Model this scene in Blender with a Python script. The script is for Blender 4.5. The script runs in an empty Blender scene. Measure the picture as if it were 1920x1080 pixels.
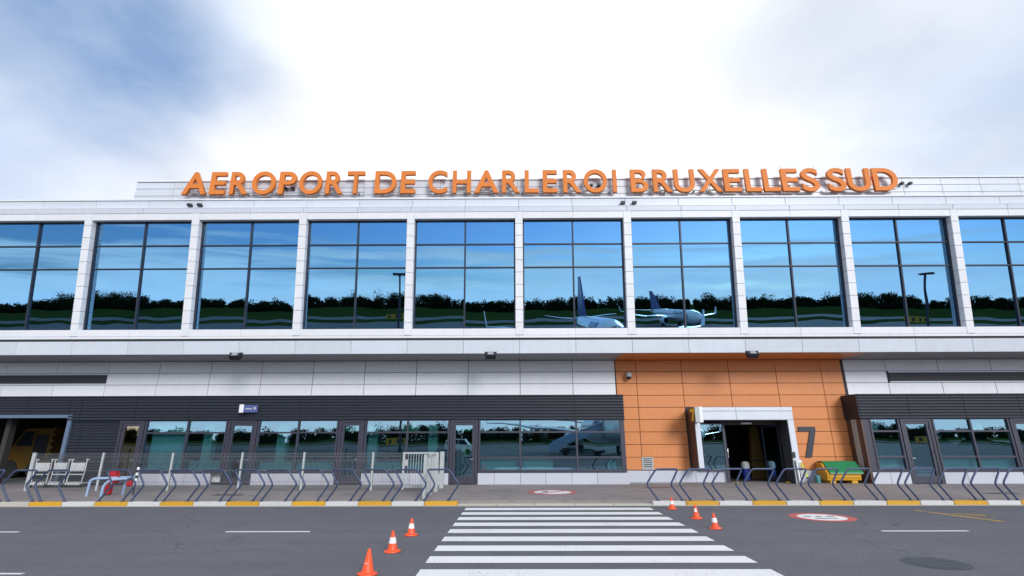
import bpy, bmesh, math, random
import numpy as np
from mathutils import Matrix, Vector
rad = math.radians
S = bpy.context.scene
COL = S.collection
random.seed(7); RNG = np.random.default_rng(7)

# ------------------------------------------------------------------ camera
cam = bpy.data.cameras.new('camera'); cam.sensor_width = 36.0; cam.lens = 18.0
cam.clip_start = 0.1; cam.clip_end = 6000
camo = bpy.data.objects.new('camera', cam); COL.objects.link(camo)
camo.location = (0, 0, 1.9)
camo.rotation_euler = (rad(90 + 16.5), rad(0.13), rad(0.45))
S.camera = camo

# ------------------------------------------------------------------ view / render
S.view_settings.view_transform = 'Standard'
S.view_settings.look = 'None'
S.view_settings.gamma = 1.0
S.view_settings.use_curve_mapping = False
S.view_settings.exposure = 0.48
S.render.engine = 'CYCLES'
S.cycles.use_denoising = True
S.cycles.max_bounces = 8
S.cycles.transparent_max_bounces = 16
S.cycles.sample_clamp_indirect = 6.0

# ------------------------------------------------------------------ sun and sky
SUN_EL, SUN_AZ = rad(22.5), rad(155)
sd = Vector((math.sin(SUN_AZ) * math.cos(SUN_EL), math.cos(SUN_AZ) * math.cos(SUN_EL), math.sin(SUN_EL)))
sun = bpy.data.lights.new('sun', 'SUN'); sun.energy = 1.65; sun.angle = rad(20); sun.color = (1.0, .985, .96)
suno = bpy.data.objects.new('sun', sun); COL.objects.link(suno)
suno.rotation_euler = sd.to_track_quat('Z', 'Y').to_euler(); suno.location = (0, 0, 60)

W = bpy.data.worlds.new('World'); S.world = W; W.use_nodes = True
class NT:
    def __init__(s, tree): s.t = tree; s.n = tree.nodes; s.l = tree.links
    def new(s, typ, **kw):
        n = s.n.new(typ)
        for k, v in kw.items(): setattr(n, k, v)
        return n
    def put(s, sock, v):
        if hasattr(v, 'is_linked') or isinstance(v, bpy.types.NodeSocket): s.l.new(v, sock)
        elif v is not None: sock.default_value = v
    def math(s, op, a, b=None, c=None, clamp=False):
        n = s.new('ShaderNodeMath', operation=op); n.use_clamp = clamp
        for i, v in enumerate((a, b, c)):
            if v is not None: s.put(n.inputs[i], v)
        return n.outputs[0]
    def smooth(s, v, a, b, lo=0.0, hi=1.0):
        n = s.new('ShaderNodeMapRange', interpolation_type='SMOOTHSTEP')
        s.put(n.inputs[0], v); n.inputs[1].default_value = a; n.inputs[2].default_value = b
        n.inputs[3].default_value = lo; n.inputs[4].default_value = hi
        return n.outputs[0]
    def mix(s, f, a, b, blend='MIX'):
        n = s.new('ShaderNodeMix', data_type='RGBA', blend_type=blend)
        s.put(n.inputs[0], f)
        for i, v in ((6, a), (7, b)):
            if isinstance(v, (tuple, list)): v = tuple(v) + ((1,) if len(v) == 3 else ())
            s.put(n.inputs[i], v)
        return n.outputs[2]
    def noise(s, vec, scale, detail=4, rough=.55, dist=0):
        n = s.new('ShaderNodeTexNoise'); s.put(n.inputs['Vector'], vec)
        n.inputs['Scale'].default_value = scale; n.inputs['Detail'].default_value = detail
        n.inputs['Roughness'].default_value = rough; n.inputs['Distortion'].default_value = dist
        return n.outputs[0]
    def comb(s, x, y, z):
        n = s.new('ShaderNodeCombineXYZ')
        for i, v in enumerate((x, y, z)): s.put(n.inputs[i], v)
        return n.outputs[0]

w = NT(W.node_tree); w.n.clear()
out = w.new('ShaderNodeOutputWorld'); bg = w.new('ShaderNodeBackground'); bg.inputs[1].default_value = 1.0
w.l.new(bg.outputs[0], out.inputs[0])
sky = w.new('ShaderNodeTexSky', sky_type='NISHITA'); sky.sun_disc = False
sky.sun_elevation = SUN_EL; sky.sun_rotation = SUN_AZ; sky.air_density = 1.0; sky.dust_density = .35; sky.ozone_density = 2.0
tc = w.new('ShaderNodeTexCoord').outputs['Generated']
sx = w.new('ShaderNodeSeparateXYZ'); w.l.new(tc, sx.inputs[0]); DX, DY, DZ = sx.outputs
zc = w.math('ADD', w.math('MAXIMUM', DZ, 0.0), 0.22)
cv = w.comb(w.math('DIVIDE', DX, zc), w.math('DIVIDE', DY, zc), 3.1)
n_big = w.noise(cv, 1.15, 7, .56, .25)
n_fine = w.noise(cv, 2.6, 4, .5, .2)
n_wisp = w.noise(cv, 2.1, 7, .55, .4)
n_soft = w.noise(cv, 1.3, 2, .4, .1)
streak = w.noise(w.comb(w.math('MULTIPLY', DX, 2.6), w.math('MULTIPLY', DY, 2.6), w.math('MULTIPLY', DZ, 42.0)), 1.0, 5, .55, .35)
base = w.mix(1.0, sky.outputs[0], (.074, .088, .118), 'MULTIPLY')          # strength about 0.1
def gap(d, width, noise_amt):                                            # an opening in the cloud sheet, ragged by the noise
    v = Vector(d).normalized()
    dp = w.new('ShaderNodeVectorMath', operation='DOT_PRODUCT'); w.l.new(tc, dp.inputs[0]); dp.inputs[1].default_value = v
    ang = w.math('ARCCOSINE', w.math('MINIMUM', dp.outputs['Value'], 1.0))
    a = w.math('ADD', ang, w.math('MULTIPLY', w.math('SUBTRACT', n_soft, .5), noise_amt))
    a = w.math('ADD', a, w.math('MULTIPLY', w.math('SUBTRACT', n_fine, .5), noise_amt * .55))
    return w.smooth(a, rad(width), 0.0)
g1 = gap((-.545, .60, .585), 15, .20)
g1b = gap((-.43, .69, .575), 14, .22)
g2 = gap((-.88, .47, .25), 44, .12)
g3 = gap((.47, .61, .64), 14, .15)
g4 = gap((.92, .40, .35), 50, .12)
hole = w.math('ADD', w.math('MULTIPLY', g1, .74), w.math('MULTIPLY', g2, .62))
hole = w.math('ADD', hole, w.math('MULTIPLY', g1b, .42))
hole = w.math('ADD', hole, w.math('ADD', w.math('MULTIPLY', g3, .18), w.math('MULTIPLY', g4, .55)))
hole = w.math('MULTIPLY', hole, w.math('ADD', .45, w.math('MULTIPLY', n_wisp, 1.1)))
hole = w.math('MINIMUM', hole, .95)
front = w.smooth(DY, -.35, .35)                                          # the sheet thins out over the airfield
cover_f = w.math('SUBTRACT', 1.0, hole, clamp=True)
high = w.smooth(n_big, .36, .60)
low = w.smooth(w.math('ADD', streak, w.math('MULTIPLY', w.math('SUBTRACT', .075, DZ), 2.8)), .36, .64)
lowsel = w.smooth(DZ, .12, .3)
cover_b = w.math('ADD', w.math('MULTIPLY', low, w.math('SUBTRACT', 1.0, lowsel)), w.math('MULTIPLY', high, lowsel), clamp=True)
cover = w.math('ADD', w.math('MULTIPLY', cover_f, front), w.math('MULTIPLY', cover_b, w.math('SUBTRACT', 1.0, front)), clamp=True)
lum = w.math('ADD', .84, w.math('MULTIPLY', w.math('SUBTRACT', n_fine, .5), .35))
lum = w.math('ADD', lum, w.math('MULTIPLY', w.math('SUBTRACT', 1.0, front), w.smooth(DZ, .16, .0, 0.0, .38)))    # brighter cloud low over the airfield
cc = w.mix(w.smooth(n_big, .3, .7), (.86, .93, 1.04), (1.02, 1.0, .985))
cl = w.new('ShaderNodeVectorMath', operation='SCALE'); w.l.new(cc, cl.inputs[0]); w.l.new(lum, cl.inputs[3])
veil = w.mix(w.math('MULTIPLY', front, .55), base, (.24, .37, .56))     # thin high cloud across the openings
w.l.new(w.mix(cover, veil, cl.outputs[0]), bg.inputs[0])

# ------------------------------------------------------------------ materials
def mat(name, col, rough=.5, metal=0.0, var=.04, nscale=6.0, namt=.06, bump=0.0, bscale=80.0, spec=.5, coat=0.0):
    m = bpy.data.materials.new(name); m.use_nodes = True
    t = NT(m.node_tree); b = t.n['Principled BSDF']
    obj = t.new('ShaderNodeTexCoord').outputs['Object']
    geo = t.new('ShaderNodeNewGeometry').outputs['Position']
    info = t.new('ShaderNodeObjectInfo').outputs['Random']
    nz = t.noise(geo, nscale, 5, .6)
    f = t.math('ADD', 1.0, t.math('MULTIPLY', t.math('SUBTRACT', nz, .5), namt * 4))
    f = t.math('ADD', f, t.math('MULTIPLY', t.math('SUBTRACT', info, .5), var * 2))
    v = t.new('ShaderNodeVectorMath', operation='SCALE'); v.inputs[0].default_value = col; t.l.new(f, v.inputs[3])
    t.l.new(v.outputs[0], b.inputs['Base Color'])
    t.put(b.inputs['Roughness'], t.math('ADD', rough, t.math('MULTIPLY', t.math('SUBTRACT', nz, .5), .25), clamp=True))
    b.inputs['Metallic'].default_value = metal
    b.inputs['Specular IOR Level'].default_value = spec
    b.inputs['Coat Weight'].default_value = coat
    if bump:
        bp = t.new('ShaderNodeBump'); bp.inputs['Strength'].default_value = bump; bp.inputs['Distance'].default_value = .01
        t.l.new(t.noise(geo, bscale, 4, .6), bp.inputs['Height']); t.l.new(bp.outputs[0], b.inputs['Normal'])
    return m

def streaked(name, col, rough, metal=0.0, amt=.10, var=.03):
    """painted cladding with faint rain streaks and dirt"""
    m = mat(name, col, rough, metal, var, 3.0, .03)
    t = NT(m.node_tree); b = t.n['Principled BSDF']
    src = b.inputs['Base Color'].links[0].from_socket
    geo = t.new('ShaderNodeNewGeometry').outputs['Position']
    mp = t.new('ShaderNodeMapping'); t.l.new(geo, mp.inputs[0]); mp.inputs['Scale'].default_value = (5.5, 5.5, .35)
    st = t.smooth(t.noise(mp.outputs[0], 1.0, 6, .65), .48, .8)
    d = t.mix(t.math('MULTIPLY', st, amt * 3), src, tuple(c * .62 for c in col))
    t.l.new(d, b.inputs['Base Color'])
    return m

M = {}
M['panel'] = streaked('panel_light_grey', (.60, .63, .68), .34, 0.0, .05, .045)
M['white'] = streaked('cladding_white', (.76, .76, .775), .45, 0.0, .04)
M['core'] = mat('backing_dark', (.05, .05, .055), .8)
M['orange'] = streaked('panel_orange', (.66, .25, .088), .40, 0.0, .07)
M['orange_sign'] = mat('sign_orange', (.68, .205, .042), .55, 0, .03, 4, .04, spec=.2)
M['orange'].node_tree.nodes['Principled BSDF'].inputs['Specular IOR Level'].default_value = .25
M['brown'] = mat('panel_brown', (.085, .042, .032), .5)
M['louvre'] = mat('louvre_slate', (.010, .015, .028), .5, .0, .05)
M['frame'] = mat('frame_grey', (.042, .040, .060), .45, .1, .02)
M['frame_up'] = mat('frame_blue_grey', (.028, .032, .05), .4, .2, .02)
M['blueframe'] = mat('frame_blue', (.10, .15, .22), .5)
M['stone'] = mat('plinth_stone', (.50, .51, .56), .75, 0, .07, 60, .10, .25, 200)
M['soffit'] = mat('soffit_grey', (.30, .30, .325), .6)
M['concrete'] = mat('concrete', (.42, .40, .36), .85, 0, .05, 9, .10, .3, 120)
M['kerb_white'] = mat('kerb_white', (.50, .495, .485), .65, 0, .06, 14, .12, .3, 90)
M['kerb_yellow'] = mat('kerb_yellow', (.54, .285, .012), .6, 0, .08, 14, .12, .3, 90)
M['kerb_plain'] = mat('kerb_plain', (.40, .385, .33), .8, 0, .06, 14, .12, .3, 90)
M['paint'] = mat('road_paint', (.74, .75, .76), .6, 0, .02, 25, .05)
M['paint_red'] = mat('road_paint_red', (.50, .10, .085), .6, 0, .02, 25, .08)
M['paint_yellow'] = mat('road_paint_yellow', (.46, .27, .04), .65, 0, .02, 25, .10)
M['paint_dark'] = mat('road_paint_dark', (.05, .05, .06), .7)
M['hoop'] = mat('hoop_blue', (.042, .062, .125), .38, .2, .04, 30, .08)
M['galv'] = mat('galvanised', (.46, .48, .47), .45, .55, .05, 40, .08)
M['palegrey'] = mat('pale_grey_paint', (.40, .42, .41), .5, 0, .03)
M['wire'] = mat('fence_wire', (.16, .165, .17), .5, .4)
M['trolley'] = mat('trolley_enamel', (.66, .67, .66), .4, .1, .03)
M['cone'] = mat('cone_orange', (.82, .085, .018), .45, 0, .05, 20, .05)
M['cone_band'] = mat('cone_band', (.78, .78, .80), .5, 0, .03)
M['dark'] = mat('dark_plastic', (.018, .018, .022), .5)
M['iron'] = mat('cast_iron', (.055, .052, .055), .6, .3, .0, 20, .15)
M['steel'] = mat('steel', (.55, .56, .58), .3, .9)
M['num'] = mat('number_slate', (.018, .022, .034), .45)
M['yellow'] = mat('yellow_paint', (.50, .28, .012), .5)
M['digit'] = mat('digit_yellow', (.85, .55, .02), .4)
M['green'] = mat('lid_green', (.018, .20, .075), .45, 0, .03)
M['binyellow'] = mat('bin_yellow', (.60, .30, .012), .5, 0, .03)
M['red'] = mat('red_plastic', (.40, .012, .018), .45)
M['signblue'] = mat('sign_blue', (.012, .03, .20), .4)
M['paleblue'] = mat('pale_blue_paint', (.27, .37, .52), .45)
M['lime'] = mat('lime_tape', (.50, .62, .06), .6)
M['teal'] = mat('teal_plastic', (.05, .22, .22), .5)
M['inwall'] = mat('interior_wall', (.34, .36, .36), .8)
M['inpillar'] = mat('interior_pillar', (.75, .80, .78), .7)
M['infloor'] = mat('interior_floor', (.20, .22, .23), .4)
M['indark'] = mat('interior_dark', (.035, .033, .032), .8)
M['jet'] = mat('aircraft_white', (.80, .82, .85), .25, 0, .01, 2, .01, coat=.4)
M['jetblue'] = mat('aircraft_blue', (.015, .055, .23), .3)
M['tyre'] = mat('tyre', (.02, .02, .02), .85)
M['glassdark'] = mat('dark_window', (.015, .02, .03), .08)
M['hiviz'] = mat('hi_vis_green', (.16, .80, .06), .7)
M['navy'] = mat('navy_cloth', (.02, .025, .05), .85)
M['skin'] = mat('skin', (.52, .30, .21), .55)
M['leaf'] = mat('far_foliage', (.020, .030, .014), .95, 0, .0, .05, .16, spec=0.0)
M['lampglass'] = mat('lamp_lens', (.30, .31, .33), .15)
M['exitgreen'] = mat('notice_green', (.10, .50, .25), .6)

def glass(name, tint, refl, trans, wob=.004):
    m = bpy.data.materials.new(name); m.use_nodes = True
    t = NT(m.node_tree); t.n.clear()
    o = t.new('ShaderNodeOutputMaterial'); mx = t.new('ShaderNodeMixShader')
    gl = t.new('ShaderNodeBsdfGlossy'); gl.inputs['Color'].default_value = (*tint, 1); gl.inputs['Roughness'].default_value = .0
    tr = t.new('ShaderNodeBsdfTransparent'); tr.inputs['Color'].default_value = (*trans, 1)
    lw = t.new('ShaderNodeLayerWeight'); lw.inputs['Blend'].default_value = .35
    t.l.new(t.math('ADD', refl, t.math('MULTIPLY', lw.outputs['Fresnel'], .45), clamp=True), mx.inputs[0])
    geo = t.new('ShaderNodeNewGeometry').outputs['Position']
    rnd = t.new('ShaderNodeObjectInfo').outputs['Random']
    va = t.new('ShaderNodeVectorMath', operation='ADD'); t.l.new(geo, va.inputs[0])
    t.l.new(t.comb(t.math('MULTIPLY', rnd, 37.0), 0.0, t.math('MULTIPLY', rnd, 11.0)), va.inputs[1])
    bp = t.new('ShaderNodeBump'); bp.inputs['Strength'].default_value = 1.0; bp.inputs['Distance'].default_value = wob
    t.l.new(t.noise(va.outputs[0], .55, 1, .4), bp.inputs['Height']); t.l.new(bp.outputs[0], gl.inputs['Normal'])
    t.l.new(tr.outputs[0], mx.inputs[1]); t.l.new(gl.outputs[0], mx.inputs[2]); t.l.new(mx.outputs[0], o.inputs[0])
    return m
M['glass_up'] = glass('solar_glass_blue', (.19, .41, .64), .80, (.10, .18, .20))
M['glass_lo'] = glass('clear_glass_teal', (.36, .62, .80), .46, (.30, .62, .64))
M['glass_bronze'] = glass('bronze_glass', (.55, .45, .32), .48, (.35, .27, .18))

def ground_mat(name, kind):
    m = bpy.data.materials.new(name); m.use_nodes = True
    t = NT(m.node_tree); b = t.n['Principled BSDF']
    g = t.new('ShaderNodeNewGeometry').outputs['Position']
    s3 = t.new('ShaderNodeSeparateXYZ'); t.l.new(g, s3.inputs[0])
    big = t.noise(g, .22, 5, .55); mid = t.noise(g, 1.6, 5, .6); fine = t.noise(g, 75, 3, .7); grit = t.noise(g, 28, 2, .6)
    if kind == 'asphalt':
        c = t.mix(t.smooth(big, .3, .7), (.078, .082, .102), (.108, .110, .130))
        c = t.mix(t.math('MULTIPLY', t.smooth(mid, .42, .72), .5), c, (.064, .066, .082))
        c = t.mix(t.math('MULTIPLY', t.smooth(t.noise(g, 6.5, 4, .7), .5, .75), .4), c, (.15, .15, .165))
        c = t.mix(t.math('MULTIPLY', t.smooth(fine, .42, .75), .75), c, (.25, .25, .265))
        c = t.mix(t.math('MULTIPLY', t.smooth(grit, .55, .30), .6), c, (.05, .05, .06))
        spk = t.new('ShaderNodeTexVoronoi'); t.l.new(g, spk.inputs['Vector']); spk.inputs['Scale'].default_value = 7.0
        c = t.mix(t.math('MULTIPLY', t.smooth(spk.outputs['Distance'], .055, .03), .8), c, (.42, .41, .40))
        # paving-lane joints running along the road, wavering and broken
        for y0, wd, amt in ((12.12, .028, .75), (9.86, .022, .5), (14.6, .02, .4), (6.4, .03, .6)):
            yy = t.math('ADD', s3.outputs[1], t.math('MULTIPLY', t.math('SUBTRACT', t.noise(g, .5, 4, .6), .5), .22))
            d = t.math('ABSOLUTE', t.math('SUBTRACT', yy, y0))
            k = t.math('MULTIPLY', t.smooth(d, wd, wd * .3), t.smooth(mid, .35, .6))
            c = t.mix(t.math('MULTIPLY', k, amt), c, (.035, .035, .042))
        # darker wheel paths
        for y0 in (13.4, 15.2, 9.0, 10.9):
            d = t.math('ABSOLUTE', t.math('SUBTRACT', s3.outputs[1], y0))
            c = t.mix(t.math('MULTIPLY', t.smooth(d, .5, .05), .22), c, (.075, .076, .09))
        # tar-sealed cracks and oil stains
        ck = t.new('ShaderNodeTexVoronoi', feature='DISTANCE_TO_EDGE'); ck.inputs['Scale'].default_value = .23
        wv = t.new('ShaderNodeVectorMath', operation='ADD'); t.l.new(g, wv.inputs[0])
        nv = t.new('ShaderNodeTexNoise'); t.l.new(g, nv.inputs['Vector']); nv.inputs['Scale'].default_value = 1.3; nv.inputs['Detail'].default_value = 5
        t.l.new(nv.outputs[1], wv.inputs[1]); t.l.new(wv.outputs[0], ck.inputs['Vector'])
        crk = t.math('MULTIPLY', t.smooth(ck.outputs['Distance'], .006, .002), t.smooth(big, .47, .6))
        c = t.mix(t.math('MULTIPLY', crk, .7), c, (.03, .03, .035))
        oil = t.smooth(t.noise(g, .75, 3, .45), .66, .78)
        c = t.mix(t.math('MULTIPLY', oil, .45), c, (.04, .04, .045))
        rough = .82; bs, bd = .5, .006
    elif kind == 'pavement':
        c = t.mix(t.smooth(big, .3, .7), (.215, .186, .184), (.275, .243, .236))
        c = t.mix(t.math('MULTIPLY', t.smooth(mid, .45, .7), .45), c, (.14, .125, .125))
        c = t.mix(t.math('MULTIPLY', t.smooth(fine, .5, .8), .5), c, (.30, .28, .27))
        st = t.smooth(t.noise(g, .9, 6, .7), .62, .74)
        c = t.mix(t.math('MULTIPLY', st, .4), c, (.085, .07, .065))
        rough = .85; bs, bd = .4, .005
    elif kind == 'apron':
        c = t.mix(t.smooth(big, .3, .7), (.085, .09, .10), (.12, .125, .13)); rough = .95; b.inputs['Specular IOR Level'].default_value = .1; bs, bd = .2, .005
    else:
        sc = t.noise(g, .02, 5, .6)
        c = t.mix(t.smooth(sc, .3, .7), (.016, .034, .010), (.030, .052, .014)); rough = 1.0; bs, bd = .2, .01; b.inputs['Specular IOR Level'].default_value = 0.0
    t.l.new(c, b.inputs['Base Color']); b.inputs['Roughness'].default_value = rough
    bp = t.new('ShaderNodeBump'); bp.inputs['Strength'].default_value = bs; bp.inputs['Distance'].default_value = bd
    t.l.new(fine, bp.inputs['Height']); t.l.new(bp.outputs[0], b.inputs['Normal'])
    return m
for k in ('asphalt', 'pavement', 'apron', 'grass'): M[k] = ground_mat('ground_' + k, k)

def worn(m, lo, hi, scale, hole):
    """paint worn through to the asphalt in small flakes"""
    t = NT(m.node_tree); b = t.n['Principled BSDF']; src = b.inputs['Base Color'].links[0].from_socket
    g = t.new('ShaderNodeNewGeometry').outputs['Position']
    f = t.smooth(t.math('ADD', t.math('MULTIPLY', t.noise(g, scale, 6, .75), .7), t.math('MULTIPLY', t.noise(g, 1.1, 3, .5), .3)), lo, hi)
    t.l.new(t.mix(f, src, hole), b.inputs['Base Color'])
worn(M['paint'], .545, .68, 22, (.20, .20, .21)); worn(M['paint_red'], .55, .68, 20, (.24, .21, .21)); worn(M['paint_yellow'], .5, .62, 18, (.14, .13, .13))
worn(M['kerb_yellow'], .60, .68, 12, (.12, .10, .07)); worn(M['kerb_white'], .61, .69, 10, (.20, .19, .18))

# ------------------------------------------------------------------ helpers
def mw(o):
    m = o.matrix_basis.copy()
    return mw(o.parent) @ o.matrix_parent_inverse @ m if o.parent else m
def adopt(o, p):
    o.parent = p; o.matrix_parent_inverse = mw(p).inverted()
def tag(o, label=None, cat=None, group=None, kind=None):
    for k, v in (('label', label), ('category', cat), ('group', group), ('kind', kind)):
        if v: o[k] = v
    return o
def empty(name, loc, label, cat, group=None):
    o = bpy.data.objects.new(name, None); COL.objects.link(o); o.location = loc; o.empty_display_size = .2
    return tag(o, label, cat, group)
def link(name, me, m, parent=None, loc=None, rot=None):
    if m and not me.materials: me.materials.append(m)
    o = bpy.data.objects.new(name, me); COL.objects.link(o)
    if loc is not None: o.location = loc
    if rot is not None: o.rotation_euler = rot
    if parent is not None: adopt(o, parent)
    return o
class MB:
    def __init__(s): s.v = []; s.f = []; s.sm = []
    def add(s, vs, fs, smooth=False):
        k = len(s.v); s.v += [tuple(p) for p in vs]
        for f in fs: s.f.append(tuple(i + k for i in f)); s.sm.append(smooth)
        return s
    def box(s, x0, x1, y0, y1, z0, z1, b=0.0):
        if b <= 0:
            vs = [(x, y, z) for z in (z0, z1) for y in (y0, y1) for x in (x0, x1)]
            return s.add(vs, [(0, 2, 3, 1), (4, 5, 7, 6), (0, 1, 5, 4), (2, 6, 7, 3), (0, 4, 6, 2), (1, 3, 7, 5)])
        bm = bmesh.new(); bmesh.ops.create_cube(bm, size=1)
        for q in bm.verts:
            q.co = ((x0 + x1) / 2 + q.co.x * (x1 - x0), (y0 + y1) / 2 + q.co.y * (y1 - y0), (z0 + z1) / 2 + q.co.z * (z1 - z0))
        bmesh.ops.bevel(bm, geom=list(bm.edges), offset=b, segments=1, affect='EDGES')
        bm.verts.index_update()
        s.add([q.co[:] for q in bm.verts], [[q.index for q in f.verts] for f in bm.faces]); bm.free(); return s
    def prism(s, poly, plane, a, b):
        """poly of 2-D points in plane 'xz' | 'xy' | 'yz', extruded from a to b along the third axis"""
        n = len(poly)
        def P(p, d): return {'xz': (p[0], d, p[1]), 'xy': (p[0], p[1], d), 'yz': (d, p[0], p[1])}[plane]
        vs = [P(p, a) for p in poly] + [P(p, b) for p in poly]
        fs = [tuple(range(n))[::-1], tuple(range(n, 2 * n))] + [(i, (i + 1) % n, n + (i + 1) % n, n + i) for i in range(n)]
        return s.add(vs, fs)
    def tube(s, pts, r, n=10, smooth=True):
        pts = [Vector(p) for p in pts]; rs = r if isinstance(r, (list, tuple)) else [r] * len(pts)
        vs = []; fs = []; up = None
        for i, p in enumerate(pts):
            t = (pts[min(i + 1, len(pts) - 1)] - pts[max(i - 1, 0)]).normalized()
            if up is None:
                up = Vector((0, 0, 1)) if abs(t.z) < .9 else Vector((0, 1, 0))
            a = t.cross(up).normalized(); bb = a.cross(t).normalized(); up = bb
            for k in range(n):
                th = 2 * math.pi * k / n; vs.append(p + (a * math.cos(th) + bb * math.sin(th)) * rs[i])
        for i in range(len(pts) - 1):
            for k in range(n):
                fs.append((i * n + k, i * n + (k + 1) % n, (i + 1) * n + (k + 1) % n, (i + 1) * n + k))
        fs.append(tuple(range(n))[::-1]); fs.append(tuple(range((len(pts) - 1) * n, len(pts) * n)))
        return s.add(vs, fs, smooth)
    def lathe(s, prof, c=(0, 0, 0), n=24, axis='z', smooth=True, sy=1.0):
        vs = []; fs = []
        for r, h in prof:
            for k in range(n):
                th = 2 * math.pi * k / n; u, v = r * math.cos(th), r * math.sin(th) * sy
                vs.append((c[0] + u, c[1] + v, c[2] + h) if axis == 'z' else (c[0] + u, c[1] + h, c[2] + v) if axis == 'y' else (c[0] + h, c[1] + u, c[2] + v))
        for i in range(len(prof) - 1):
            for k in range(n):
                fs.append((i * n + k, i * n + (k + 1) % n, (i + 1) * n + (k + 1) % n, (i + 1) * n + k))
        fs.append(tuple(range(n))[::-1]); fs.append(tuple(range((len(prof) - 1) * n, len(prof) * n)))
        return s.add(vs, fs, smooth)
    def mesh(s, name, m=None):
        me = bpy.data.meshes.new(name); me.from_pydata(s.v, [], s.f)
        me.polygons.foreach_set('use_smooth', s.sm)
        bm = bmesh.new(); bm.from_mesh(me); bmesh.ops.recalc_face_normals(bm, faces=bm.faces); bm.to_mesh(me); bm.free()
        if any(s.sm): me.set_sharp_from_angle(angle=rad(40))
        if m: me.materials.append(m)
        return me
    def build(s, name, m, parent=None, loc=None, rot=None):
        return link(name, s.mesh(name), m, parent, loc, rot)
_cache = {}
def panel(name, wd, hg, m, parent, loc, rot=None, d=.035, c=.008):
    """a cladding sheet centred on loc, front face at local y=0, thickness d, arrises chamfered"""
    key = (round(wd, 3), round(hg, 3), d, c, m.name)
    if key not in _cache:
        a, b = wd / 2, hg / 2
        q = MB()
        vs = [(-a + c, 0, -b + c), (a - c, 0, -b + c), (a - c, 0, b - c), (-a + c, 0, b - c),
              (-a, c, -b), (a, c, -b), (a, c, b), (-a, c, b), (-a, d, -b), (a, d, -b), (a, d, b), (-a, d, b)]
        fs = [(0, 1, 2, 3)] + [(4 + i, 4 + (i + 1) % 4, (i + 1) % 4, i) for i in range(4)] + [(8 + i, 8 + (i + 1) % 4, 4 + (i + 1) % 4, 4 + i) for i in range(4)] + [(11, 10, 9, 8)]
        q.add(vs, fs); _cache[key] = q.mesh(name, m)
    return link(name, _cache[key], None, parent, loc, rot)
def font_mesh(ch, size, depth, off, m):
    c = bpy.data.curves.new('glyph', 'FONT'); c.body = ch; c.size = size; c.extrude = depth / 2; c.offset = off * size; c.resolution_u = 8
    o = bpy.data.objects.new('glyph', c); COL.objects.link(o)
    dg = bpy.context.evaluated_depsgraph_get(); me = bpy.data.meshes.new_from_object(o.evaluated_get(dg))
    bpy.data.objects.remove(o); me.materials.clear(); me.materials.append(m)
    return me
def letter_b(m):
    c = bpy.data.curves.new('glyph', 'CURVE'); c.dimensions = '2D'; c.fill_mode = 'BOTH'; c.extrude = .1
    def half(x, yc, r, rx, n=12): return [(x + rx * math.sin(math.pi * k / n), yc - r * math.cos(math.pi * k / n)) for k in range(n + 1)]
    outer = [(0, 0)] + half(.42, .30, .30, .38) + half(.40, .85, .25, .31)[1:] + [(0, 1.1)]
    h1 = [(.21, .165)] + half(.40, .31, .145, .19) + [(.21, .455)]
    h2 = [(.21, .625)] + half(.38, .78, .155, .16) + [(.21, .935)]
    for pl in (outer, h1, h2):
        sp = c.splines.new('POLY'); sp.points.add(len(pl) - 1); sp.use_cyclic_u = True
        for q, p in zip(sp.points, pl): q.co = (p[0], p[1], 0, 1)
    o = bpy.data.objects.new('glyph', c); COL.objects.link(o)
    dg = bpy.context.evaluated_depsgraph_get(); me = bpy.data.meshes.new_from_object(o.evaluated_get(dg))
    bpy.data.objects.remove(o); me.materials.clear(); me.materials.append(m)
    return me
def fit(me, x0, x1, z0, z1, y0, y1):
    """stand a glyph mesh (drawn in xy, extruded in z) upright and scale it into the given box"""
    v = np.empty(len(me.vertices) * 3); me.vertices.foreach_get('co', v); v = v.reshape(-1, 3)
    lo, hi = v.min(0), v.max(0); u = (v - lo) / np.maximum(hi - lo, 1e-6)
    o = np.stack([x0 + u[:, 0] * (x1 - x0), y1 + u[:, 2] * (y0 - y1), z0 + u[:, 1] * (z1 - z0)], 1)
    me.vertices.foreach_set('co', o.ravel()); me.update(); return me

# ------------------------------------------------------------------ ground, road, pavement
def sheet(name, x0, x1, y0, y1, z, m):
    o = MB().add([(x0, y0, z), (x1, y0, z), (x1, y1, z), (x0, y1, z)], [(0, 1, 2, 3)]).build(name, m)
    return tag(o, kind='structure')
sheet('ground', -2500, 2500, -2500, 1500, -.06, M['grass'])
sheet('apron', -420, 420, -150, 5.5, -.004, M['apron'])
sheet('taxiway', -1200, 1200, -232, -188, -.02, M['apron'])
road = sheet('road', -420, 420, 5.5, 16.36, 0, M['asphalt'])
sheet('gutter', -60, 60, 16.36, 16.60, .006, M['concrete'])
pav = MB().box(-60, 60, 16.86, 40, -.05, .12).build('pavement', M['pavement']); tag(pav, kind='structure')
KZ = .115
kerb = MB().box(-60, 60, 16.66, 16.86, -.05, .035).build('kerb', M['concrete']); tag(kerb, kind='structure')
def stone(x, ln, h, m):
    key = ('kerb', ln, h, m.name)
    if key not in _cache: _cache[key] = MB().box(-ln / 2 + .006, ln / 2 - .006, 0, .27, -.04, h, .018).mesh('kerb_stone', m)
    link('kerb_stone', _cache[key], None, kerb, (x, 16.60, 0))
for i in range(13): stone(-1.78 - .5 - i, 1.0, KZ, M['kerb_yellow' if i % 2 == 0 else 'kerb_white'])
for i in range(13, 40): stone(-1.78 - .5 - i, 1.0, KZ, M['kerb_plain'])
for i in range(5): stone(-1.78 + .587 + i * 1.174, 1.174, .045, M['kerb_plain'])
for i in range(34): stone(4.09 + .5 + i, 1.0, KZ, M['kerb_white' if i % 2 == 0 else 'kerb_yellow'])
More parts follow.
